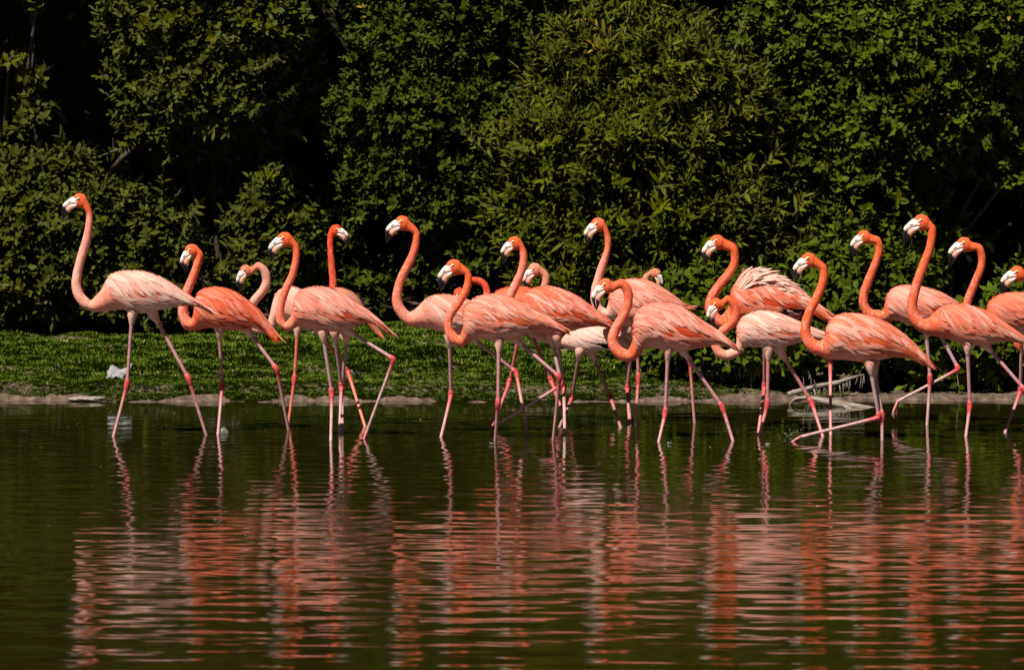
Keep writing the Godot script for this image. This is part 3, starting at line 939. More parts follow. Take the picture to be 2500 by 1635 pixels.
func bush(called: String, label: String, category: String, group: String, d: float, root_px: Array, clumps: Array, kind: String, size: float, density: float, color: Color, spread: float, singles := 260, rag := 0.34) -> void:
	rng.seed = hash(label)
	var o := Node3D.new()
	o.name = numbered(called)
	add_child(o)
	var root_at := at(root_px[0], root_px[1], d + 0.25)
	root_at.y = ground_height(root_at.x, root_at.z) - 0.03
	o.position = root_at
	tag(o, label, category, group)
	var xf: Array[Transform3D] = []
	var shade: Array[Color] = []
	var score: Array[float] = []
	var stems: Array[Transform3D] = []
	var wood := fresh()
	for q in range(0, clumps.size(), 6):
		var dz: float = clumps[q + 4]
		var dens: float = clumps[q + 5]
		var c := at(clumps[q], clumps[q + 1], d + dz)
		var un := (d + dz) / F
		var r := Vector3(clumps[q + 2] * un, clumps[q + 3] * un, 0.62 * sqrt(clumps[q + 2] * clumps[q + 3]) * un)
		var n := int(r.x * r.y * density * dens * 1.28)
		var knee := root_at.lerp(c, 0.5) + Vector3(rng.randf_range(-0.12, 0.12), -0.12, -0.1)
		var limb := curve([root_at, knee, c, c + Vector3(r.x * rng.randf_range(-0.5, 0.5), r.y * 0.6, 0)], 4)
		var rad := []
		var cc := []
		for k in limb.size():
			limb[k] = limb[k] - root_at
			rad.append(lerpf(0.026, 0.005, float(k) / (limb.size() - 1.0)))
			cc.append(Color.WHITE)
		tube(wood, limb, rad, cc, 7, true, 0.2)
		for k in n:
			var dir := Vector3(rng.randfn(), rng.randfn(), rng.randfn() + 0.55).normalized()
			var shellr := lerpf(0.45, 1.0, pow(rng.randf(), 0.4))
			shellr *= 1.0 + rag * broad.get_noise_3dv(c * 3.0 + dir * 2.2) * 2.0
			var shoot := rng.randf() < 0.16
			if shoot:
				shellr *= rng.randf_range(1.08, 1.40)
			var p := c + dir * r * shellr
			if broad.get_noise_3dv(p * 26.0) < -0.10 and rng.randf() < 0.72:
				continue
			var gy := ground_height(p.x, p.z)
			if p.y < gy + 0.03:
				continue
			var out := (dir / r).normalized()
			var grow := (out * 0.7 + Vector3(0, 0.55, 0) + Vector3(rng.randfn(), rng.randfn(), rng.randfn()) * 0.38).normalized()
			var pairs := rng.randi_range(3, 5) + (2 if shoot else 0)
			var step := size * rng.randf_range(0.24, 0.36)
			var turn := rng.randf() * TAU
			var side := grow.cross(Vector3(0.3, 0.1, 1.0)).normalized()
			var tone := rng.randf_range(0.55, 1.25)
			var sick := rng.randf() < 0.008
			stems.append(leaf_transform(p - root_at, grow, Vector3(0.3, 0.2, 1), step * (pairs + 1.5)))
			for i in pairs:
				for e in 2:
					var perp := side.rotated(grow, turn + i * 1.72 + e * PI + rng.randf_range(-0.3, 0.3))
					var ld := (grow * spread + perp * 0.85 + Vector3(rng.randfn(), rng.randfn() - 0.2, rng.randfn()) * 0.16).normalized()
					var length := size * rng.randf_range(0.72, 1.15) * (1.0 - 0.10 * absf(i - 1.5))
					var face := (grow * 0.8 + Vector3(-0.18, 0.50, 0.42) + Vector3(rng.randfn(), rng.randfn(), rng.randfn()) * 0.22)
					var base := p + grow * (step * (i + 0.6))
					xf.append(leaf_transform(base - root_at, ld, face, length))
					var t := tone * rng.randf_range(0.85, 1.15)
					var lc := Color(color.r * t * rng.randf_range(0.9, 1.2), color.g * t, color.b * t * rng.randf_range(0.7, 1.3))
					if sick and rng.randf() < 0.35:
						lc = Color(0.20, 0.13, 0.02)
					shade.append(lc)
					score.append(dir.z * shellr + rng.randf() * 0.35 + (0.0 if base.y < 2.55 and base.y > 0.2 else -2.0))
			xf.append(leaf_transform(p + grow * (step * (pairs + 0.5)) - root_at, (grow + side * 0.25).normalized(), Vector3(0, 0.3, 1) + side, size * rng.randf_range(0.5, 0.8)))
			shade.append(Color(color.r * tone * 1.15, color.g * tone * 1.12, color.b * tone))
			score.append(-3.0)
	part("branches", commit(wood), M.bark, o)
	var order := range(xf.size())
	order.sort_custom(func(i, j): return score[i] > score[j])
	var kinds: Array = leaf_mesh[kind]
	var lone := mini(singles, xf.size())
	for k in lone:
		var i: int = order[k]
		var l := MeshInstance3D.new()
		l.name = "leaf" if k == 0 else "leaf_%03d" % k
		l.mesh = kinds[k % kinds.size()]
		l.transform = xf[i]
		l.material_override = tone_of(shade[i])
		o.add_child(l)
	for v in kinds.size():
		var mm := MultiMesh.new()
		mm.transform_format = MultiMesh.TRANSFORM_3D
		mm.use_colors = true
		mm.mesh = kinds[v]
		var mine := []
		for k in range(lone + v, xf.size(), kinds.size()):
			mine.append(order[k])
		mm.instance_count = mine.size()
		for k in mine.size():
			mm.set_instance_transform(k, xf[mine[k]])
			mm.set_instance_color(k, shade[mine[k]])
		var node := MultiMeshInstance3D.new()
		node.name = "foliage" if v == 0 else "foliage_%03d" % v
		node.multimesh = mm
		node.material_override = M.leaf
		node.set_meta("kind", "stuff")
		o.add_child(node)
	var sm := MultiMesh.new()
	sm.transform_format = MultiMesh.TRANSFORM_3D
	sm.mesh = M.stem
	sm.instance_count = stems.size()
	for k in stems.size():
		sm.set_instance_transform(k, stems[k])
	var sn := MultiMeshInstance3D.new()
	sn.name = "twigs"
	sn.multimesh = sm
	sn.material_override = M.twig
	sn.set_meta("kind", "stuff")
	o.add_child(sn)

var tone_cache := {}
func tone_of(c: Color) -> StandardMaterial3D:
	# alike leaves share a material: the colour rounded to a few tones
	var q := Vector3i(roundi(c.r * 60.0), roundi(c.g * 60.0), roundi(c.b * 60.0))
	if not tone_cache.has(q):
		var m: StandardMaterial3D = M.leaf.duplicate()
		m.albedo_color = Color(q.x / 60.0, q.y / 60.0, q.z / 60.0).linear_to_srgb()
		tone_cache[q] = m
	return tone_cache[q]

# ---------------------------------------------------------------- ground, water
func shore(x: float) -> float:
	# depth at which the water meets the bank
	return 22.60 + 0.10 * broad.get_noise_2d(x * 9.0, 3.0) + 0.09 * broad.get_noise_2d(x * 36.0, 9.0) + 0.06 * smoothstep(1.0, 2.2, x)

func ground_height(x: float, z: float) -> float:
	var d := -z
	var s := d - shore(x)
	if s < 0.0:
		return maxf(-0.5, s * 0.18)
	var h := 0.035 * smoothstep(0.0, 0.10, s) + 0.012 * s
	var grassy := smoothstep(2.0, 1.0, x)
	h *= lerpf(0.6, 1.0, grassy)
	h += (0.05 * smoothstep(0.10, 0.26, s) + 0.13 * smoothstep(0.2, 1.8, s)) * lerpf(0.12, 1.0, grassy)
	h += 0.045 * broad.get_noise_2d(x * 34.0, z * 34.0) * smoothstep(0.1, 0.5, s)
	return h

func grid(xs: Array, zs: Array, height: Callable) -> ArrayMesh:
	var nx := xs.size()
	var nz := zs.size()
	var v := PackedVector3Array()
	var c := PackedColorArray()
	var u := PackedVector2Array()
	v.resize(nx * nz)
	c.resize(nx * nz)
	u.resize(nx * nz)
	for j in nz:
		var z: float = zs[j]
		for i in nx:
			var x: float = xs[i]
			v[j * nx + i] = Vector3(x, height.call(x, z), z)
			c[j * nx + i] = Color.WHITE
			u[j * nx + i] = Vector2(x, z)
	var idx := PackedInt32Array()
	idx.resize((nx - 1) * (nz - 1) * 6)
	var k := 0
	for j in nz - 1:
		for i in nx - 1:
			var a := j * nx + i
			var b := a + 1
			var d := a + nx
			var e := d + 1
			# rows run towards -z; clockwise from above
			idx[k] = a
			idx[k + 1] = d
			idx[k + 2] = b
			idx[k + 3] = b
			idx[k + 4] = d
			idx[k + 5] = e
			k += 6
	return commit({"v": v, "c": c, "u": u, "i": idx})

func spaced(from: float, to: float, step: float) -> Array:
	var out := []
	var n := int(round(absf(to - from) / step))
	for k in n + 1:
		out.append(lerpf(from, to, float(k) / n))
	return out

func make_ground() -> void:
	var xs := [-400.0, -150.0, -60.0, -25.0, -12.0]
	xs += spaced(-7.0, 7.0, 0.07)
	xs += [12.0, 25.0, 60.0, 150.0, 400.0]
	var zs := [300.0, 120.0, 62.0, 58.0, 20.0, -10.0, -20.0, -21.8]
	zs += spaced(-22.1, -25.0, 0.035)
	zs += [-25.6, -26.5, -28.0, -30.0, -34.0, -42.0, -60.0, -100.0, -250.0, -600.0]
	var soil := StandardMaterial3D.new()
	soil.albedo_texture = noise_texture(0.018, 512, FastNoiseLite.TYPE_SIMPLEX_SMOOTH, ramp([[0.0, Color(0.15, 0.115, 0.08)], [0.4, Color(0.29, 0.235, 0.175)], [0.7, Color(0.38, 0.315, 0.245)], [1.0, Color(0.48, 0.41, 0.335)]]), 5)
	soil.uv1_triplanar = true
	soil.uv1_world_triplanar = true
	soil.uv1_scale = Vector3(1.1, 1.1, 1.1)
	soil.roughness = 0.8
	soil.heightmap_enabled = true
	soil.heightmap_texture = noise_texture(0.03, 512, FastNoiseLite.TYPE_SIMPLEX_SMOOTH, null, 5)
	soil.heightmap_scale = 2.5
	structure("ground", grid(xs, zs, func(x: float, z: float) -> float:
		var h := ground_height(x, z)
		if z > 57.0:
			h = 0.4
		return h), soil)

var w1 := FastNoiseLite.new()
var w2 := FastNoiseLite.new()
var w3 := FastNoiseLite.new()
func wave(x: float, z: float) -> float:
	var d := -z
	if d < 11.0 or d > 23.4 or absf(x) > 6.6:
		return 0.0
	var edge := smoothstep(11.0, 11.7, d) * smoothstep(6.6, 6.0, absf(x))
	var calm := lerpf(1.0, 0.42, smoothstep(17.0, 21.5, d))
	var gust := 0.75 + 0.55 * w1.get_noise_2d(x * 0.9 + 40.0, z * 1.3)
	var h := 0.0018 * w1.get_noise_2d(x * 2.2, z * 5.0 + x * 0.25)
	h += 0.00070 * w2.get_noise_2d(x * 4.8, z * 13.5 - x * 0.5) * gust
	h += 0.00044 * w3.get_noise_2d(x * 8.5, z * 33.0 + x * 0.8) * gust
	h *= calm
	if d > 19.3 and d < 21.8:
		for f in feet:
			var dx := f.x - x
			var dz := f.z - z
			var r2 := dx * dx + dz * dz
			if r2 < 0.25:
				var r := sqrt(r2)
				h += 0.0015 * cos(r * 95.0) * exp(-r * 7.0)
	return h * edge

func make_water() -> void:
	for k in 3:
		var n: FastNoiseLite = [w1, w2, w3][k]
		n.seed = 20 + k
		n.frequency = 1.0
		n.fractal_octaves = 1
		n.noise_type = FastNoiseLite.TYPE_SIMPLEX_SMOOTH
	var xs := [-300.0, -90.0, -40.0, -18.0, -9.0, -7.0]
	xs += spaced(-6.5, 6.5, 0.055)
	xs += [7.0, 9.0, 18.0, 40.0, 90.0, 300.0]
	var zs := [58.5, 30.0, 10.0, 0.0, -6.0, -10.0]
	zs += spaced(-11.0, -23.3, 0.0125)
	var m := StandardMaterial3D.new()
	m.albedo_color = Color(0.011, 0.010, 0.001).linear_to_srgb()
	m.roughness = 0.055
	m.metallic_specular = 0.75
	structure("water", grid(xs, zs, wave), m)

func make_grass() -> void:
	rng.seed = 91
	var tufts := []
	for variant in 3:
		var m := fresh()
		for k in 13:
			var a := rng.randf() * TAU
			var lean := rng.randf_range(0.3, 1.5)
			var h := rng.randf_range(0.35, 1.0)
			var out := Vector3(cos(a), 0, sin(a))
			var p0 := out * rng.randf_range(0.0, 0.6)
			var p2 := p0 + out * lean * h * 0.7 + Vector3(0, h, 0)
			var p1 := p0.lerp(p2, 0.5) + Vector3(0, 0.1, 0)
			var across := Vector3(-sin(a), 0, cos(a)) * rng.randf_range(0.07, 0.13)
			var rings := [PackedVector3Array([p0 - across * 0.6, p0 + across * 0.6]), PackedVector3Array([p1 - across, p1 + across]), PackedVector3Array([p2 - across * 0.15, p2 + across * 0.15])]
			skin(m, rings, [Color(0.8, 0.8, 0.8), Color.WHITE, Color(1.1, 1.1, 1.0)], false)
			orient(m, rings, Vector3.UP + out * 0.2)
		tufts.append(commit(m))
	var xf := [[], [], []]
	var col := [[], [], []]
	var n := 0
	while n < 105000:
		var x := rng.randf_range(-5.2, 3.2)
		var s := 0.005 + 3.9 * pow(rng.randf(), 1.8)
		n += 1
		var bare := 0.042 + 0.15 * broad.get_noise_2d(x * 24.0, 5.0) + 0.10 * smoothstep(0.6, 1.6, x)
		if s < bare:
			continue
		if x > 1.2 and rng.randf() < smoothstep(1.4, 2.3, x + s * 0.35):
			continue
		var patch := broad.get_noise_2d(x * 18.0, s * 18.0)
		if rng.randf() < smoothstep(0.15, 0.6, -patch) * 0.35:
			continue
		var z := -(shore(x) + s)
		var y := ground_height(x, z)
		var h := rng.randf_range(0.011, 0.038) * (1.0 + 0.6 * patch) * lerpf(0.6, 1.15, smoothstep(0.15, 0.6, s))
		var b := Basis(Vector3.UP, rng.randf() * TAU).scaled(Vector3(h * 1.15, h, h * 1.15))
		var k := rng.randi() % 3
		xf[k].append(Transform3D(b, Vector3(x, y - 0.004, z)))
		var t := rng.randf_range(0.7, 1.25) * (1.0 + 0.25 * broad.get_noise_2d(x * 60.0, z * 60.0))
		var dry := 1.0 if rng.randf() < 0.025 else 0.0
		col[k].append(Color(0.066 * t, 0.102 * t, 0.0075 * t).lerp(Color(0.30, 0.24, 0.12), dry))
	var o := Node3D.new()
	o.name = "grass"
	add_child(o)
	o.set_meta("kind", "stuff")
	tag(o, "low green ground cover growing on the bank behind the flamingos", "grass")
	for k in 3:
		var mm := MultiMesh.new()
		mm.transform_format = MultiMesh.TRANSFORM_3D
		mm.use_colors = true
		mm.mesh = tufts[k]
		mm.instance_count = xf[k].size()
		for i in xf[k].size():
			mm.set_instance_transform(i, xf[k][i])
			mm.set_instance_color(i, col[k][i])
		var node := MultiMeshInstance3D.new()
		node.name = "tufts" if k == 0 else "tufts_%03d" % k
		node.multimesh = mm
		node.material_override = M.grass
		node.set_meta("kind", "stuff")
		o.add_child(node)

func make_thicket() -> void:
	# the wood behind the shrubs: a solid mound, deep shade put into its near-black colour
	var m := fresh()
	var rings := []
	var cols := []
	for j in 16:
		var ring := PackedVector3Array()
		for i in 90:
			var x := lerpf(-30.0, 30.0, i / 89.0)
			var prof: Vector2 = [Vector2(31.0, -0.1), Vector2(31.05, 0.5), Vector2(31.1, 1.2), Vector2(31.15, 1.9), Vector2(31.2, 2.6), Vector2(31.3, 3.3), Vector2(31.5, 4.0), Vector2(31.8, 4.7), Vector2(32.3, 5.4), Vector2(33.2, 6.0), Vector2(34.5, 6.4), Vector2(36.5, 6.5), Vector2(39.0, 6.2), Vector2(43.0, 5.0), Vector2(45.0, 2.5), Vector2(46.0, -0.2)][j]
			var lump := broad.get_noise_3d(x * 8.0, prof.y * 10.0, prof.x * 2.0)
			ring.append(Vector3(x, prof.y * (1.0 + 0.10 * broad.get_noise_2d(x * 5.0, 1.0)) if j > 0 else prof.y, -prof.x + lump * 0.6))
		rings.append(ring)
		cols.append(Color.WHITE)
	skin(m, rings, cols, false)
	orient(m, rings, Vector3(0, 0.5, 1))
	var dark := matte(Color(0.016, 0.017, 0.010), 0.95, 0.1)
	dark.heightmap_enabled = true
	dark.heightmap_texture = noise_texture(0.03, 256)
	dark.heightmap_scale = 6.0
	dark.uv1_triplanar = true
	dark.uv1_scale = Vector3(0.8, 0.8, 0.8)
	var o := structure("thicket_shade_mound", commit(m), dark, "stuff")
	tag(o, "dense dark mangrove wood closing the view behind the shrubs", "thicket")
	rng.seed = 404
	var kinds: Array = leaf_mesh["oval"]
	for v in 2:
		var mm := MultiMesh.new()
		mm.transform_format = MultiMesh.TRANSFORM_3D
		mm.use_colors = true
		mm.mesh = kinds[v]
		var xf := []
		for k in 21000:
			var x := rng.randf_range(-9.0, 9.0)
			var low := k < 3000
			var y := rng.randf_range(0.3, 2.7) if low else rng.randf_range(2.75, 6.2)  # the high leaves are an added canopy above the view, shading the hollows
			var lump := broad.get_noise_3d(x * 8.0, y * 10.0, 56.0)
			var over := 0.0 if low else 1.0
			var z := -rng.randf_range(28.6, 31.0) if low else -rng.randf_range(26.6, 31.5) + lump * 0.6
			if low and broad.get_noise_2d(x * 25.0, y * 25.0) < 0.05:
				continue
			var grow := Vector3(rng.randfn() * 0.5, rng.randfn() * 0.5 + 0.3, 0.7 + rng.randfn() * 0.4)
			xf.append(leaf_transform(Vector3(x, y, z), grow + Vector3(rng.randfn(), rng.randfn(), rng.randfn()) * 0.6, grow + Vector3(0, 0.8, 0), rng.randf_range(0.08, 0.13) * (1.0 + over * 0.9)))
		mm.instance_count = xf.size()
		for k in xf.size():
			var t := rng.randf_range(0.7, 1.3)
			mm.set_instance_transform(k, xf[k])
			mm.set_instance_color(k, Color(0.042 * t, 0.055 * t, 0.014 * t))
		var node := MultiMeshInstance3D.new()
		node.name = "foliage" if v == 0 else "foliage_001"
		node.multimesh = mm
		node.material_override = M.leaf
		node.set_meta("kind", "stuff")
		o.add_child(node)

func make_shrubs() -> void:
	var olive := Color(0.044, 0.055, 0.0062)
	var deep := Color(0.036, 0.052, 0.0036)
	var lime := Color(0.058, 0.072, 0.0040)
	var bright := Color(0.045, 0.068, 0.0030)
	var g := "mangrove shrubs along the bank"
	# clumps: centre x, y and half sizes in the photograph, metres behind the shrub's own depth, leaf density
	bush("mangrove_shrub", "broad low shrub with olive paddle leaves behind the leading pale flamingo", "shrub", g, 25.0, [240, 880],
		[60, 560, 150, 150, 0.1, 1, 230, 560, 150, 120, 0.0, 1, 370, 610, 110, 120, 0.0, 1, 130, 680, 170, 90, 0.0, 1, 320, 690, 150, 85, 0.0, 0.9, 430, 660, 75, 110, 0.1, 0.9, 60, 450, 80, 70, 0.2, 0.8, -40, 690, 100, 140, 0.0, 1, 480, 680, 40, 70, 0.1, 0.6, 130, 790, 200, 30, 0.3, 0.12, 340, 790, 160, 30, 0.4, 0.12, 150, 430, 50, 50, 0.2, 0.7, -160, 560, 120, 200, 0.2, 0.8], "oval", 0.090, 3000.0, olive, 0.55)
	bush("mangrove_tree", "overhanging rounded tree top with olive leaves at the upper left, black gaps on both sides", "tree", g, 25.7, [560, 880],
		[430, 80, 150, 120, 0.0, 1, 610, 70, 140, 120, 0.0, 1, 370, 200, 95, 110, 0.1, 1, 520, 220, 150, 120, -0.1, 1, 660, 200, 90, 120, 0.1, 1, 480, 320, 140, 80, 0.1, 0.8, 360, 320, 70, 70, 0.1, 0.7, 620, 320, 70, 60, 0.2, 0.4, 300, 80, 50, 60, 0.1, 0.6, 560, 420, 120, 60, 0.4, 0.25, 520, -100, 220, 120, 0.1, 0.8, 480, -320, 300, 160, 0.2, 0.6], "oval", 0.084, 3100.0, olive, 0.55)
	bush("mangrove_shrub", "small upright shrub between the dark hollow and the red necked flamingo", "shrub", g, 25.3, [680, 880],
		[640, 560, 55, 110, 0.0, 1, 720, 600, 60, 70, 0.0, 1, 650, 660, 100, 80, 0.0, 0.8, 660, 470, 25, 45, 0.0, 1, 730, 670, 70, 70, 0.1, 0.6, 590, 600, 40, 60, 0.1, 0.6], "oval", 0.084, 3500.0, olive, 0.55, 200)
	bush("mangrove_tree", "tall mangrove with small dark rounded leaves filling the middle of the view", "tree", g, 25.75, [1080, 870],
		[960, 90, 90, 120, 0.0, 1, 1120, 80, 150, 120, 0.0, 1, 1280, 90, 130, 120, 0.1, 1, 880, 300, 90, 90, 0.0, 1, 1030, 300, 140, 130, -0.1, 1, 1190, 290, 140, 130, 0.0, 1, 940, 450, 110, 100, 0.0, 0.9, 1090, 470, 140, 120, 0.0, 0.9, 890, 560, 80, 80, 0.2, 0.4, 1000, 620, 110, 90, 0.2, 0.45, 1200, 560, 120, 110, 0.0, 0.9, 900, 720, 90, 60, 0.2, 0.3, 1130, -110, 280, 120, 0.1, 0.8, 1130, -330, 340, 160, 0.2, 0.6, 1100, 680, 100, 70, 0.1, 0.4], "round", 0.065, 5100.0, deep, 0.5, 290)
	bush("lance_leaf_bush", "yellow green bush of long narrow leaves right of centre, above the curled necks", "bush", g, 25.5, [1560, 930],
		[1430, 200, 140, 110, 0.1, 1, 1620, 190, 160, 120, 0.0, 1, 1390, 370, 160, 120, 0.0, 1, 1580, 370, 170, 130, -0.1, 1, 1760, 300, 100, 110, 0.0, 0.9, 1480, 540, 190, 110, 0.0, 1, 1690, 520, 160, 110, -0.1, 1, 1850, 470, 70, 90, 0.1, 0.8, 1290, 520, 100, 100, 0.1, 0.9, 1400, 660, 150, 80, 0.0, 0.9, 1620, 640, 130, 80, 0.0, 0.8, 1560, 50, 200, 80, 0.3, 0.6, 1800, 620, 100, 70, 0.1, 0.6], "lance", 0.114, 3500.0, lime, 0.95, 290, 0.45)
	bush("mangrove_tree", "tall mangrove with glossy round leaves filling the upper right corner", "tree", g, 25.75, [2120, 900],
		[1900, 90, 150, 130, 0.1, 1, 2080, 90, 160, 130, 0.0, 1, 2260, 90, 150, 120, 0.0, 1, 2420, 90, 120, 120, 0.0, 1, 1980, 280, 140, 120, 0.1, 1, 2140, 280, 150, 120, 0.0, 1, 2290, 270, 120, 110, 0.0, 1, 2440, 250, 80, 90, 0.1, 0.8, 1960, 450, 120, 100, 0.1, 0.8, 2110, 450, 110, 100, 0.0, 0.9, 2230, 450, 70, 70, 0.1, 0.6, 2090, 580, 150, 80, 0.0, 0.9, 2260, 560, 70, 60, 0.2, 0.4, 2470, 420, 50, 60, 0.1, 0.7, 2200, -110, 320, 120, 0.1, 0.8, 2200, -330, 380, 160, 0.2, 0.6, 1700, -110, 220, 120, 0.2, 0.8, 1700, -330, 280, 160, 0.2, 0.6, 2600, 60, 120, 160, 0.1, 0.8], "round", 0.079, 3700.0, bright, 0.5, 290)
	bush("mangrove_shrub", "low leafy shrub hanging over the mud under the looped neck flamingo", "shrub", g, 22.98, [1760, 930],
		[1570, 800, 90, 45, 0.6, 0.8, 1650, 850, 110, 45, 0.3, 1, 1760, 830, 120, 70, 0.0, 1, 1880, 850, 110, 60, 0.0, 0.9, 1880, 830, 140, 70, 0.3, 0.9, 1700, 830, 140, 70, 0.5, 0.9, 1820, 820, 150, 80, 0.7, 0.9, 1800, 760, 130, 60, 0.2, 0.8, 1690, 760, 110, 60, 0.2, 0.7, 1740, 890, 110, 18, 0.0, 0.25, 1920, 780, 110, 70, 0.2, 0.8], "round", 0.084, 3400.0, bright, 0.5, 200)
	bush("mangrove_shrub", "shadowy low shrub with round leaves between the birds at the right", "shrub", g, 22.98, [2240, 930],
		[2020, 835, 110, 45, 0.3, 0.6, 2140, 830, 130, 50, 0.1, 0.5, 2260, 840, 130, 45, 0.3, 0.5, 2400, 850, 120, 45, 0.5, 0.6, 2120, 840, 140, 70, 0.6, 0.9, 2300, 850, 150, 80, 0.7, 0.9, 2500, 850, 120, 90, 0.4, 0.9, 2060, 790, 110, 80, 0.0, 0.7, 2160, 710, 120, 80, 0.2, 0.8, 2060, 660, 100, 70, 0.4, 0.6, 2270, 820, 120, 60, 0.1, 0.6, 2390, 860, 80, 40, 0.0, 0.8, 2050, 890, 100, 22, 0.0, 0.2, 2250, 890, 110, 20, 0.0, 0.2, 2470, 880, 80, 40, 0.1, 0.6,  2560, 760, 120, 110, 0.2, 0.8], "round", 0.084, 3400.0, bright, 0.5, 200)
	bush("mangrove_sapling", "few isolated leafy sprigs lit in the black hollow at the far left edge", "sapling", g, 26.2, [60, 880],
		[20, 170, 40, 30, 0.0, 0.7, 70, 185, 35, 25, 0.1, 0.6, 85, 280, 35, 30, 0.0, 0.5, 20, 360, 40, 40, 0.0, 0.8, 85, 35, 40, 20, 0.2, 0.3, 60, -160, 200, 100, 0.2, 0.6, -160, 200, 90, 160, 0.1, 0.6], "oval", 0.090, 2300.0, olive, 0.55, 120)

# ---------------------------------------------------------------- driftwood and litter
func make_debris() -> void:
	rng.seed = 77
	# a broad crumpled white sheet on the grass
	var sheet := fresh()
	var rings := []
	var cols := []
	var c := at(292, 934, 23.0)
	c.y = ground_height(c.x, c.z) + 0.022
	for i in 11:
		var ring := PackedVector3Array()
		for j in 9:
			var x := (i / 10.0 - 0.5) * 0.15 * (1.0 - 0.35 * j / 8.0) - 0.03 * j / 8.0
			var z := (j / 8.0 - 0.5) * 0.14
			ring.append(Vector3(x + 0.006 * sin(j * 1.3 + i), 0.055 * (1.0 - j / 8.0) + 0.012 * sin(i * 0.8 + j * 0.3) + 0.008 * sin(j * 1.9 - i * 0.5) - 0.02 * smoothstep(2.0, 0.0, float(i)) * j / 8.0, z))
		rings.append(ring)
		cols.append(Color.WHITE)
	skin(sheet, rings, cols, false)
	orient(sheet, rings, Vector3.UP)
	var white := matte(Color(0.22, 0.215, 0.23), 0.75)
	var o := part(numbered("crumpled_sheet"), commit(sheet), white, self)
	o.position = c
	tag(o, "crumpled white sheet lying on the grass behind the leading flamingo's front leg", "litter")
	# flat grey stones half buried in the mud at the water's edge
	var stones := [[210, 983, 0.14, 0.018, "broad flat pale stone in the mud left of the leading flamingo's foot"]]
	for q in stones:
		var p := at_water(q[0], q[1])
		if q[1] < 986:
			p.z = -(shore(p.x) + 0.05)
			p.y = ground_height(p.x, p.z) - 0.009
		var st := fresh()
		var rr := []
		var cc := []
		for i in 9:
			var th := PI * i / 8.0
			var ring := PackedVector3Array()
			for j in 14:
				var ph := TAU * j / 14.0
				var dir := Vector3(sin(th) * cos(ph), cos(th), sin(th) * sin(ph))
				var k := 1.0 + 0.5 * broad.get_noise_3dv(dir * 20.0 + p * 30.0) + 0.12 * fine.get_noise_3dv(dir * 0.4)
				ring.append(Vector3(dir.x * q[2], dir.y * q[3], dir.z * q[2] * 0.7) * k)
			rr.append(ring)
			cc.append(Color.WHITE)
		skin(st, rr, cc)
		var so := part(numbered("stone"), commit(st), M.stone, self)
		so.position = p
		tag(so, q[4], "stone")
	# bits of pale litter
	var bits := [[352, 955, "small white scrap of paper on the grass right of the crumpled sheet"], [380, 962, "pale twisted scrap just above the mud, below the white scrap"], [140, 912, "tiny white scrap on the grass near the left edge"], [1072, 888, "white scrap on the grass left of the crossing legs"], [872, 925, "pale curled scrap on the grass beside the bent red joint"], [1575, 880, "small white scrap at the foot of the low shrub"]]
	for q in bits:
		var p := at(q[0], q[1], 23.2)
		for step in 40:
			var dd := 22.6 + step * 0.06
			p = at(q[0], q[1], dd)
			if p.y <= ground_height(p.x, p.z) + 0.02:
				break
		var sm := fresh()
		var rr := []
		for i in 6:
			var ring := PackedVector3Array()
			for j in 4:
				ring.append(Vector3((i / 5.0 - 0.5) * 0.05 + rng.randf_range(-0.005, 0.005), 0.012 * sin(i * 2.1 + j) + j * 0.007 + 0.018, (j / 3.0 - 0.5) * 0.03 + rng.randf_range(-0.004, 0.004)))
			rr.append(ring)
		skin(sm, rr, [Color.WHITE, Color.WHITE, Color.WHITE, Color.WHITE, Color.WHITE, Color.WHITE], false)
		orient(sm, rr, Vector3.UP)
		var so := part(numbered("litter_scrap"), commit(sm), white, self)
		so.position = Vector3(p.x, ground_height(p.x, p.z) + 0.012, p.z)
		tag(so, q[2], "litter", "scraps of litter on the bank")
	# the driftwood log in the shallows
	var log_mesh := fresh()
	var path := [[1928, 992], [1932, 984], [1942, 974], [1968, 970], [1990, 974], [2030, 982], [2070, 990], [2110, 995], [2142, 998]]
	var rad := [0.006, 0.008, 0.009, 0.011, 0.016, 0.022, 0.022, 0.017, 0.008]
	var pts := []
	var start := at_water(2000, 992)
	for k in path.size():
		pts.append(at(path[k][0], path[k][1], -start.z + 0.1 - k * 0.02) - start)
	var white9 := []
	for k in 33:
		white9.append(Color.WHITE)
	var radii := curve(rad, 4)
	tube(log_mesh, curve(pts, 4), radii, white9, 12, true, 0.25)
	var lg := part(numbered("driftwood_log"), commit(log_mesh), M.wood, self)
	lg.position = start
	tag(lg, "bleached driftwood log lying in the shallows behind the kneeling flamingo", "driftwood")
	var stub := fresh()
	tube(stub, [at(2058, 988, -start.z - 0.12) - start, at(2072, 997, -start.z - 0.16) - start, at(2110, 1012, -start.z - 0.2) - start], [0.006, 0.016, 0.004], white9, 8, true, 0.2)
	part("broken_branch", commit(stub), M.wood, lg)
	# the dead branch with hanging dry roots above it
	var br := fresh()
	var bp := at(1960, 960, 22.60)
	var spine := []
	for q in [[1925, 962], [1960, 952], [2000, 942], [2040, 935], [2075, 924], [2110, 914]]:
		spine.append(at(q[0], q[1], 22.60 + (q[0] - 1925) * 0.0010) - bp)
	var sp := curve(spine, 4)
	tube(br, sp, curve([0.016, 0.017, 0.016, 0.014, 0.010, 0.004], 4), white9, 8, true, 0.3)
	var dead := part(numbered("dead_branch"), commit(br), M.wood, self)
	dead.position = bp
	tag(dead, "dead grey branch fringed with dry hanging roots on the mud above the driftwood", "branch")
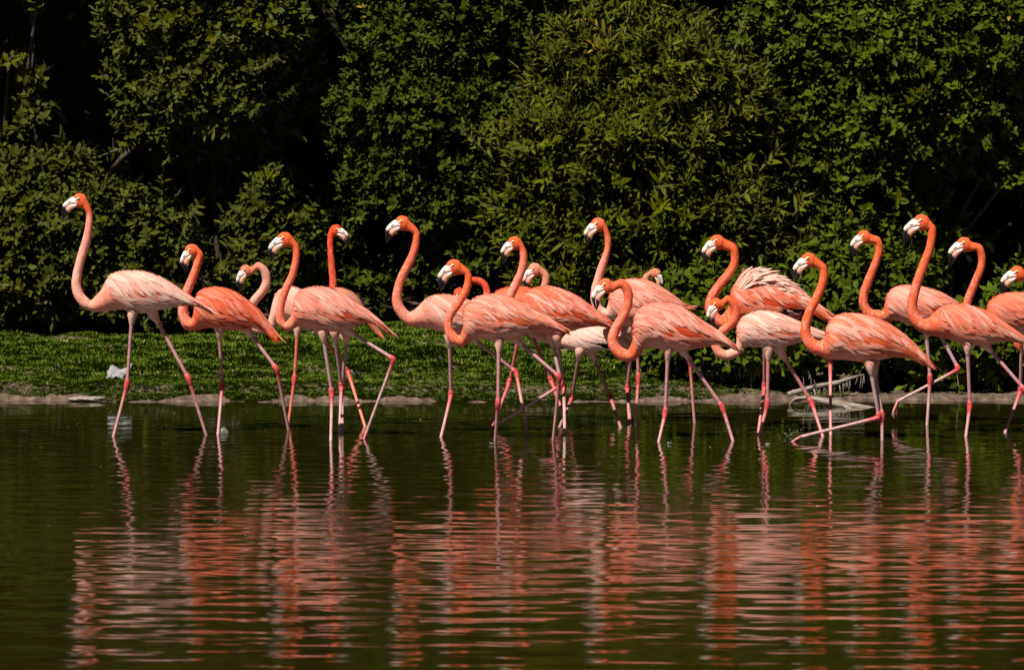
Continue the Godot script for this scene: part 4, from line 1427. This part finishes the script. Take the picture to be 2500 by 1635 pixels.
	for q in [[1988, 950, 1990, 972, 0.007], [1990, 945, 1988, 928, 0.006], [1976, 925, 1974, 905, 0.004], [1982, 940, 1974, 906, 0.004], [1960, 950, 1962, 920, 0.004], [2096, 918, 2100, 905, 0.005]]:
		var t := fresh()
		var a := at(q[0], q[1], 22.63) - bp
		var e := at(q[2], q[3], 22.61) - bp
		tube(t, [a, a.lerp(e, 0.5) + Vector3(0.006, 0, 0.004), e], [q[4], q[4] * 0.8, q[4] * 0.5], white9, 6, true, 0.3)
		part("twig", commit(t), M.wood, dead)
	for k in 46:
		var f: Vector3 = sp[rng.randi_range(3, sp.size() - 1)]
		var t := fresh()
		var fall := rng.randf_range(0.03, 0.085)
		var sway := rng.randf_range(-0.03, 0.03)
		tube(t, [f, f + Vector3(sway * 0.4, -fall * 0.5, 0.01), f + Vector3(sway, -fall, rng.randf_range(-0.02, 0.03))], [0.0024, 0.002, 0.001], white9, 5)
		part("rootlet", commit(t), M.wood, dead)
	# bare roots hanging from the low shrub
	for set_at in [[1742, 905, "dry pale roots dangling under the low shrub, left tuft"], [1790, 900, "dry pale roots dangling under the low shrub, right tuft"], [1848, 915, "thin bare stems standing in the mud beside the looped neck flamingo's leg"]]:
		var rt := Node3D.new()
		rt.name = numbered("hanging_roots")
		add_child(rt)
		var p := at(set_at[0], set_at[1], 22.92)
		rt.position = p
		tag(rt, set_at[2], "roots", "bare roots over the mud")
		for k in 12:
			var t := fresh()
			var x := rng.randf_range(-0.07, 0.07)
			var top := Vector3(x, rng.randf_range(0.02, 0.08), rng.randf_range(-0.05, 0.05))
			var low := Vector3(x + rng.randf_range(-0.05, 0.05), -p.y + ground_height(p.x + x, p.z) + rng.randf_range(-0.01, 0.07), top.z + rng.randf_range(-0.03, 0.05))
			tube(t, [top, top.lerp(low, 0.4) + Vector3(rng.randf_range(-0.012, 0.012), 0, 0), top.lerp(low, 0.75) + Vector3(rng.randf_range(-0.012, 0.012), 0, 0), low], [0.004, 0.0035, 0.003, 0.002], white9, 5)
			part("root", commit(t), M.wood, rt)
	# the bare limb in the upper left hollow
	var limb := fresh()
	var lp := at(280, 400, 25.8)
	tube(limb, curve([at(262, 440, 25.9) - lp, at(282, 405, 25.8) - lp, at(312, 372, 25.7) - lp, at(342, 340, 25.75) - lp, at(350, 320, 25.9) - lp], 4), curve([0.026, 0.026, 0.024, 0.022, 0.014], 4), white9, 9, true, 0.3)
	tube(limb, [at(277, 405, 25.78) - lp, at(277, 370, 25.78) - lp, at(274, 335, 25.8) - lp], [0.005, 0.004, 0.002], white9, 6)
	tube(limb, [at(279, 378, 25.78) - lp, at(305, 362, 25.75) - lp], [0.003, 0.001], white9, 6)
	var lo := part(numbered("bare_limb"), commit(limb), M.bark, self)
	lo.position = lp
	tag(lo, "bare grey brown limb slanting in the dark hollow above the leading flamingo", "branch")
	# a sodden twig and a bubble at the surface
	var bub := SphereMesh.new()
	bub.radius = 0.03
	bub.height = 0.06
	bub.radial_segments = 24
	bub.rings = 12
	var film := StandardMaterial3D.new()
	film.transparency = BaseMaterial3D.TRANSPARENCY_ALPHA
	film.albedo_color = Color(0.9, 0.92, 0.9, 0.12)
	film.roughness = 0.06
	var bo := part(numbered("water_bubble"), bub, film, self)
	bo.position = at_water(544, 1058) + Vector3(0, 0.006, 0)
	tag(bo, "clear bubble floating beside the second flamingo's front leg", "bubble")
	var specks := [[1635, 1084, "white fluff floating right of the front hooked neck bird's foot"], [1875, 1086, "tiny white fluff floating below the looped neck bird's leg"], [400, 1046, "tiny pale fleck floating left of the leading flamingo's hind foot"], [1200, 1085, "pale fleck floating near the front centre bird's foot"]]
	for q in specks:
		var sp2 := fresh()
		for k in 7:
			var a := TAU * k / 7.0
			var e := Vector3(cos(a) * 0.014, 0.010 * rng.randf(), sin(a) * 0.01)
			tube(sp2, [Vector3(0, 0.002, 0), e * 0.6 + Vector3(0, 0.004, 0), e], [0.0028, 0.0024, 0.001], white9, 5)
		var so := part(numbered("floating_fluff"), commit(sp2), white, self)
		so.position = at_water(q[0], q[1])
		tag(so, q[2], "fluff", "fluff floating on the water")

func make_splash() -> void:
	# drops thrown up where the kneeling bird's foot breaks the surface
	rng.seed = 31
	var drop := SphereMesh.new()
	drop.radius = 1.0
	drop.height = 2.0
	drop.radial_segments = 8
	drop.rings = 5
	var mm := MultiMesh.new()
	mm.transform_format = MultiMesh.TRANSFORM_3D
	mm.mesh = drop
	mm.instance_count = 26
	var c := at_water(1935, 1066)
	for k in 26:
		var r := rng.randf_range(0.0009, 0.0026)
		var p := Vector3(rng.randfn() * 0.035, absf(rng.randfn()) * 0.022, rng.randfn() * 0.03)
		mm.set_instance_transform(k, Transform3D(Basis().scaled(Vector3(r * 1.4, r, r)), p))
	var water_drop := StandardMaterial3D.new()
	water_drop.albedo_color = Color(0.50, 0.52, 0.52)
	water_drop.roughness = 0.15
	var o := MultiMeshInstance3D.new()
	o.name = "splash"
	o.multimesh = mm
	o.material_override = water_drop
	add_child(o)
	o.position = c
	o.set_meta("kind", "stuff")
	tag(o, "fine drops splashing round the kneeling flamingo's foot", "splash")

func make_flecks() -> void:
	# bits of leaf and down adrift on the pond
	rng.seed = 58
	var mm := MultiMesh.new()
	mm.transform_format = MultiMesh.TRANSFORM_3D
	mm.use_colors = true
	mm.mesh = leaf_mesh["round"][0]
	mm.instance_count = 90
	for k in 90:
		var p := at_water(rng.randf_range(-400.0, 2900.0), lerpf(1005.0, 1330.0, pow(rng.randf(), 1.8)))
		var dir := Vector3(rng.randfn(), 0.0, rng.randfn())
		mm.set_instance_transform(k, leaf_transform(p + Vector3(0, 0.004, 0), dir, Vector3.UP, rng.randf_range(0.006, 0.018)))
		mm.set_instance_color(k, Color(0.40, 0.38, 0.34).lerp(Color(0.10, 0.08, 0.03), 1.0 if rng.randf() < 0.4 else 0.2 * rng.randf()))
	var o := MultiMeshInstance3D.new()
	o.name = "floating_flecks"
	o.multimesh = mm
	o.material_override = M.grass
	add_child(o)
	o.set_meta("kind", "stuff")
	tag(o, "tiny flecks of leaf and down adrift on the pond", "flecks")

# ---------------------------------------------------------------- the scene
func _ready() -> void:
	var cam := Camera3D.new()
	cam.name = "camera"
	add_child(cam)
	cam.position = Vector3(0, CAM_H, 0)
	cam.rotation = Vector3(-pitch, 0, 0)
	cam.fov = rad_to_deg(2.0 * atan(817.5 / F))
	cam.near = 0.1
	cam.far = 2000.0
	cam.current = true
	# a long lens focused on the birds; the shrubs behind go slightly soft
	var lens := CameraAttributesPhysical.new()
	lens.frustum_focal_length = 12.0 * F / 817.5
	lens.frustum_focus_distance = 20.4
	lens.frustum_near = 0.1
	lens.frustum_far = 2000.0
	lens.exposure_aperture = 6.3
	cam.attributes = lens
	var sky := ProceduralSkyMaterial.new()
	sky.sky_top_color = Color(0.20, 0.38, 0.70)
	sky.sky_horizon_color = Color(0.62, 0.72, 0.82)
	sky.sky_curve = 0.15
	sky.ground_bottom_color = Color(0.10, 0.10, 0.07)
	sky.ground_horizon_color = Color(0.45, 0.50, 0.52)
	sky.sky_energy_multiplier = 0.32
	sky.ground_energy_multiplier = 0.32
	var env := Environment.new()
	env.background_mode = Environment.BG_SKY
	env.sky = Sky.new()
	env.sky.sky_material = sky
	env.tonemap_mode = Environment.TONE_MAPPER_LINEAR
	env.tonemap_exposure = 1.75
	env.sdfgi_enabled = true
	env.ssao_enabled = true
	env.ssil_enabled = true
	var we := WorldEnvironment.new()
	we.name = "environment"
	we.environment = env
	add_child(we)
	var sun := DirectionalLight3D.new()
	sun.name = "sun"
	add_child(sun)
	var to_sun := Vector3(-0.33, 0.83, 0.44)
	sun.look_at_from_position(to_sun * 50.0, Vector3.ZERO, Vector3.UP)
	sun.light_color = Color(1.0, 0.965, 0.915)
	sun.light_energy = 1.6
	sun.light_angular_distance = 0.5
	sun.shadow_enabled = true
	fine.seed = 11
	fine.frequency = 14.0
	fine.fractal_octaves = 3
	broad.seed = 5
	broad.frequency = 0.06
	broad.fractal_octaves = 3
	make_materials()
	make_leaves()
	M.stem = stem_mesh()
	var stone := matte(Color(0.34, 0.31, 0.27), 0.85)
	stone.albedo_texture = noise_texture(0.03, 256, FastNoiseLite.TYPE_SIMPLEX_SMOOTH, ramp([[0.0, Color(0.6, 0.58, 0.55)], [1.0, Color(1, 1, 1)]]))
	stone.uv1_triplanar = true
	stone.uv1_scale = Vector3(4, 4, 4)
	M.stone = stone
	make_ground()
	flock()
	make_water()
	make_grass()
	make_thicket()
	make_shrubs()
	make_debris()
	make_splash()
	make_flecks()
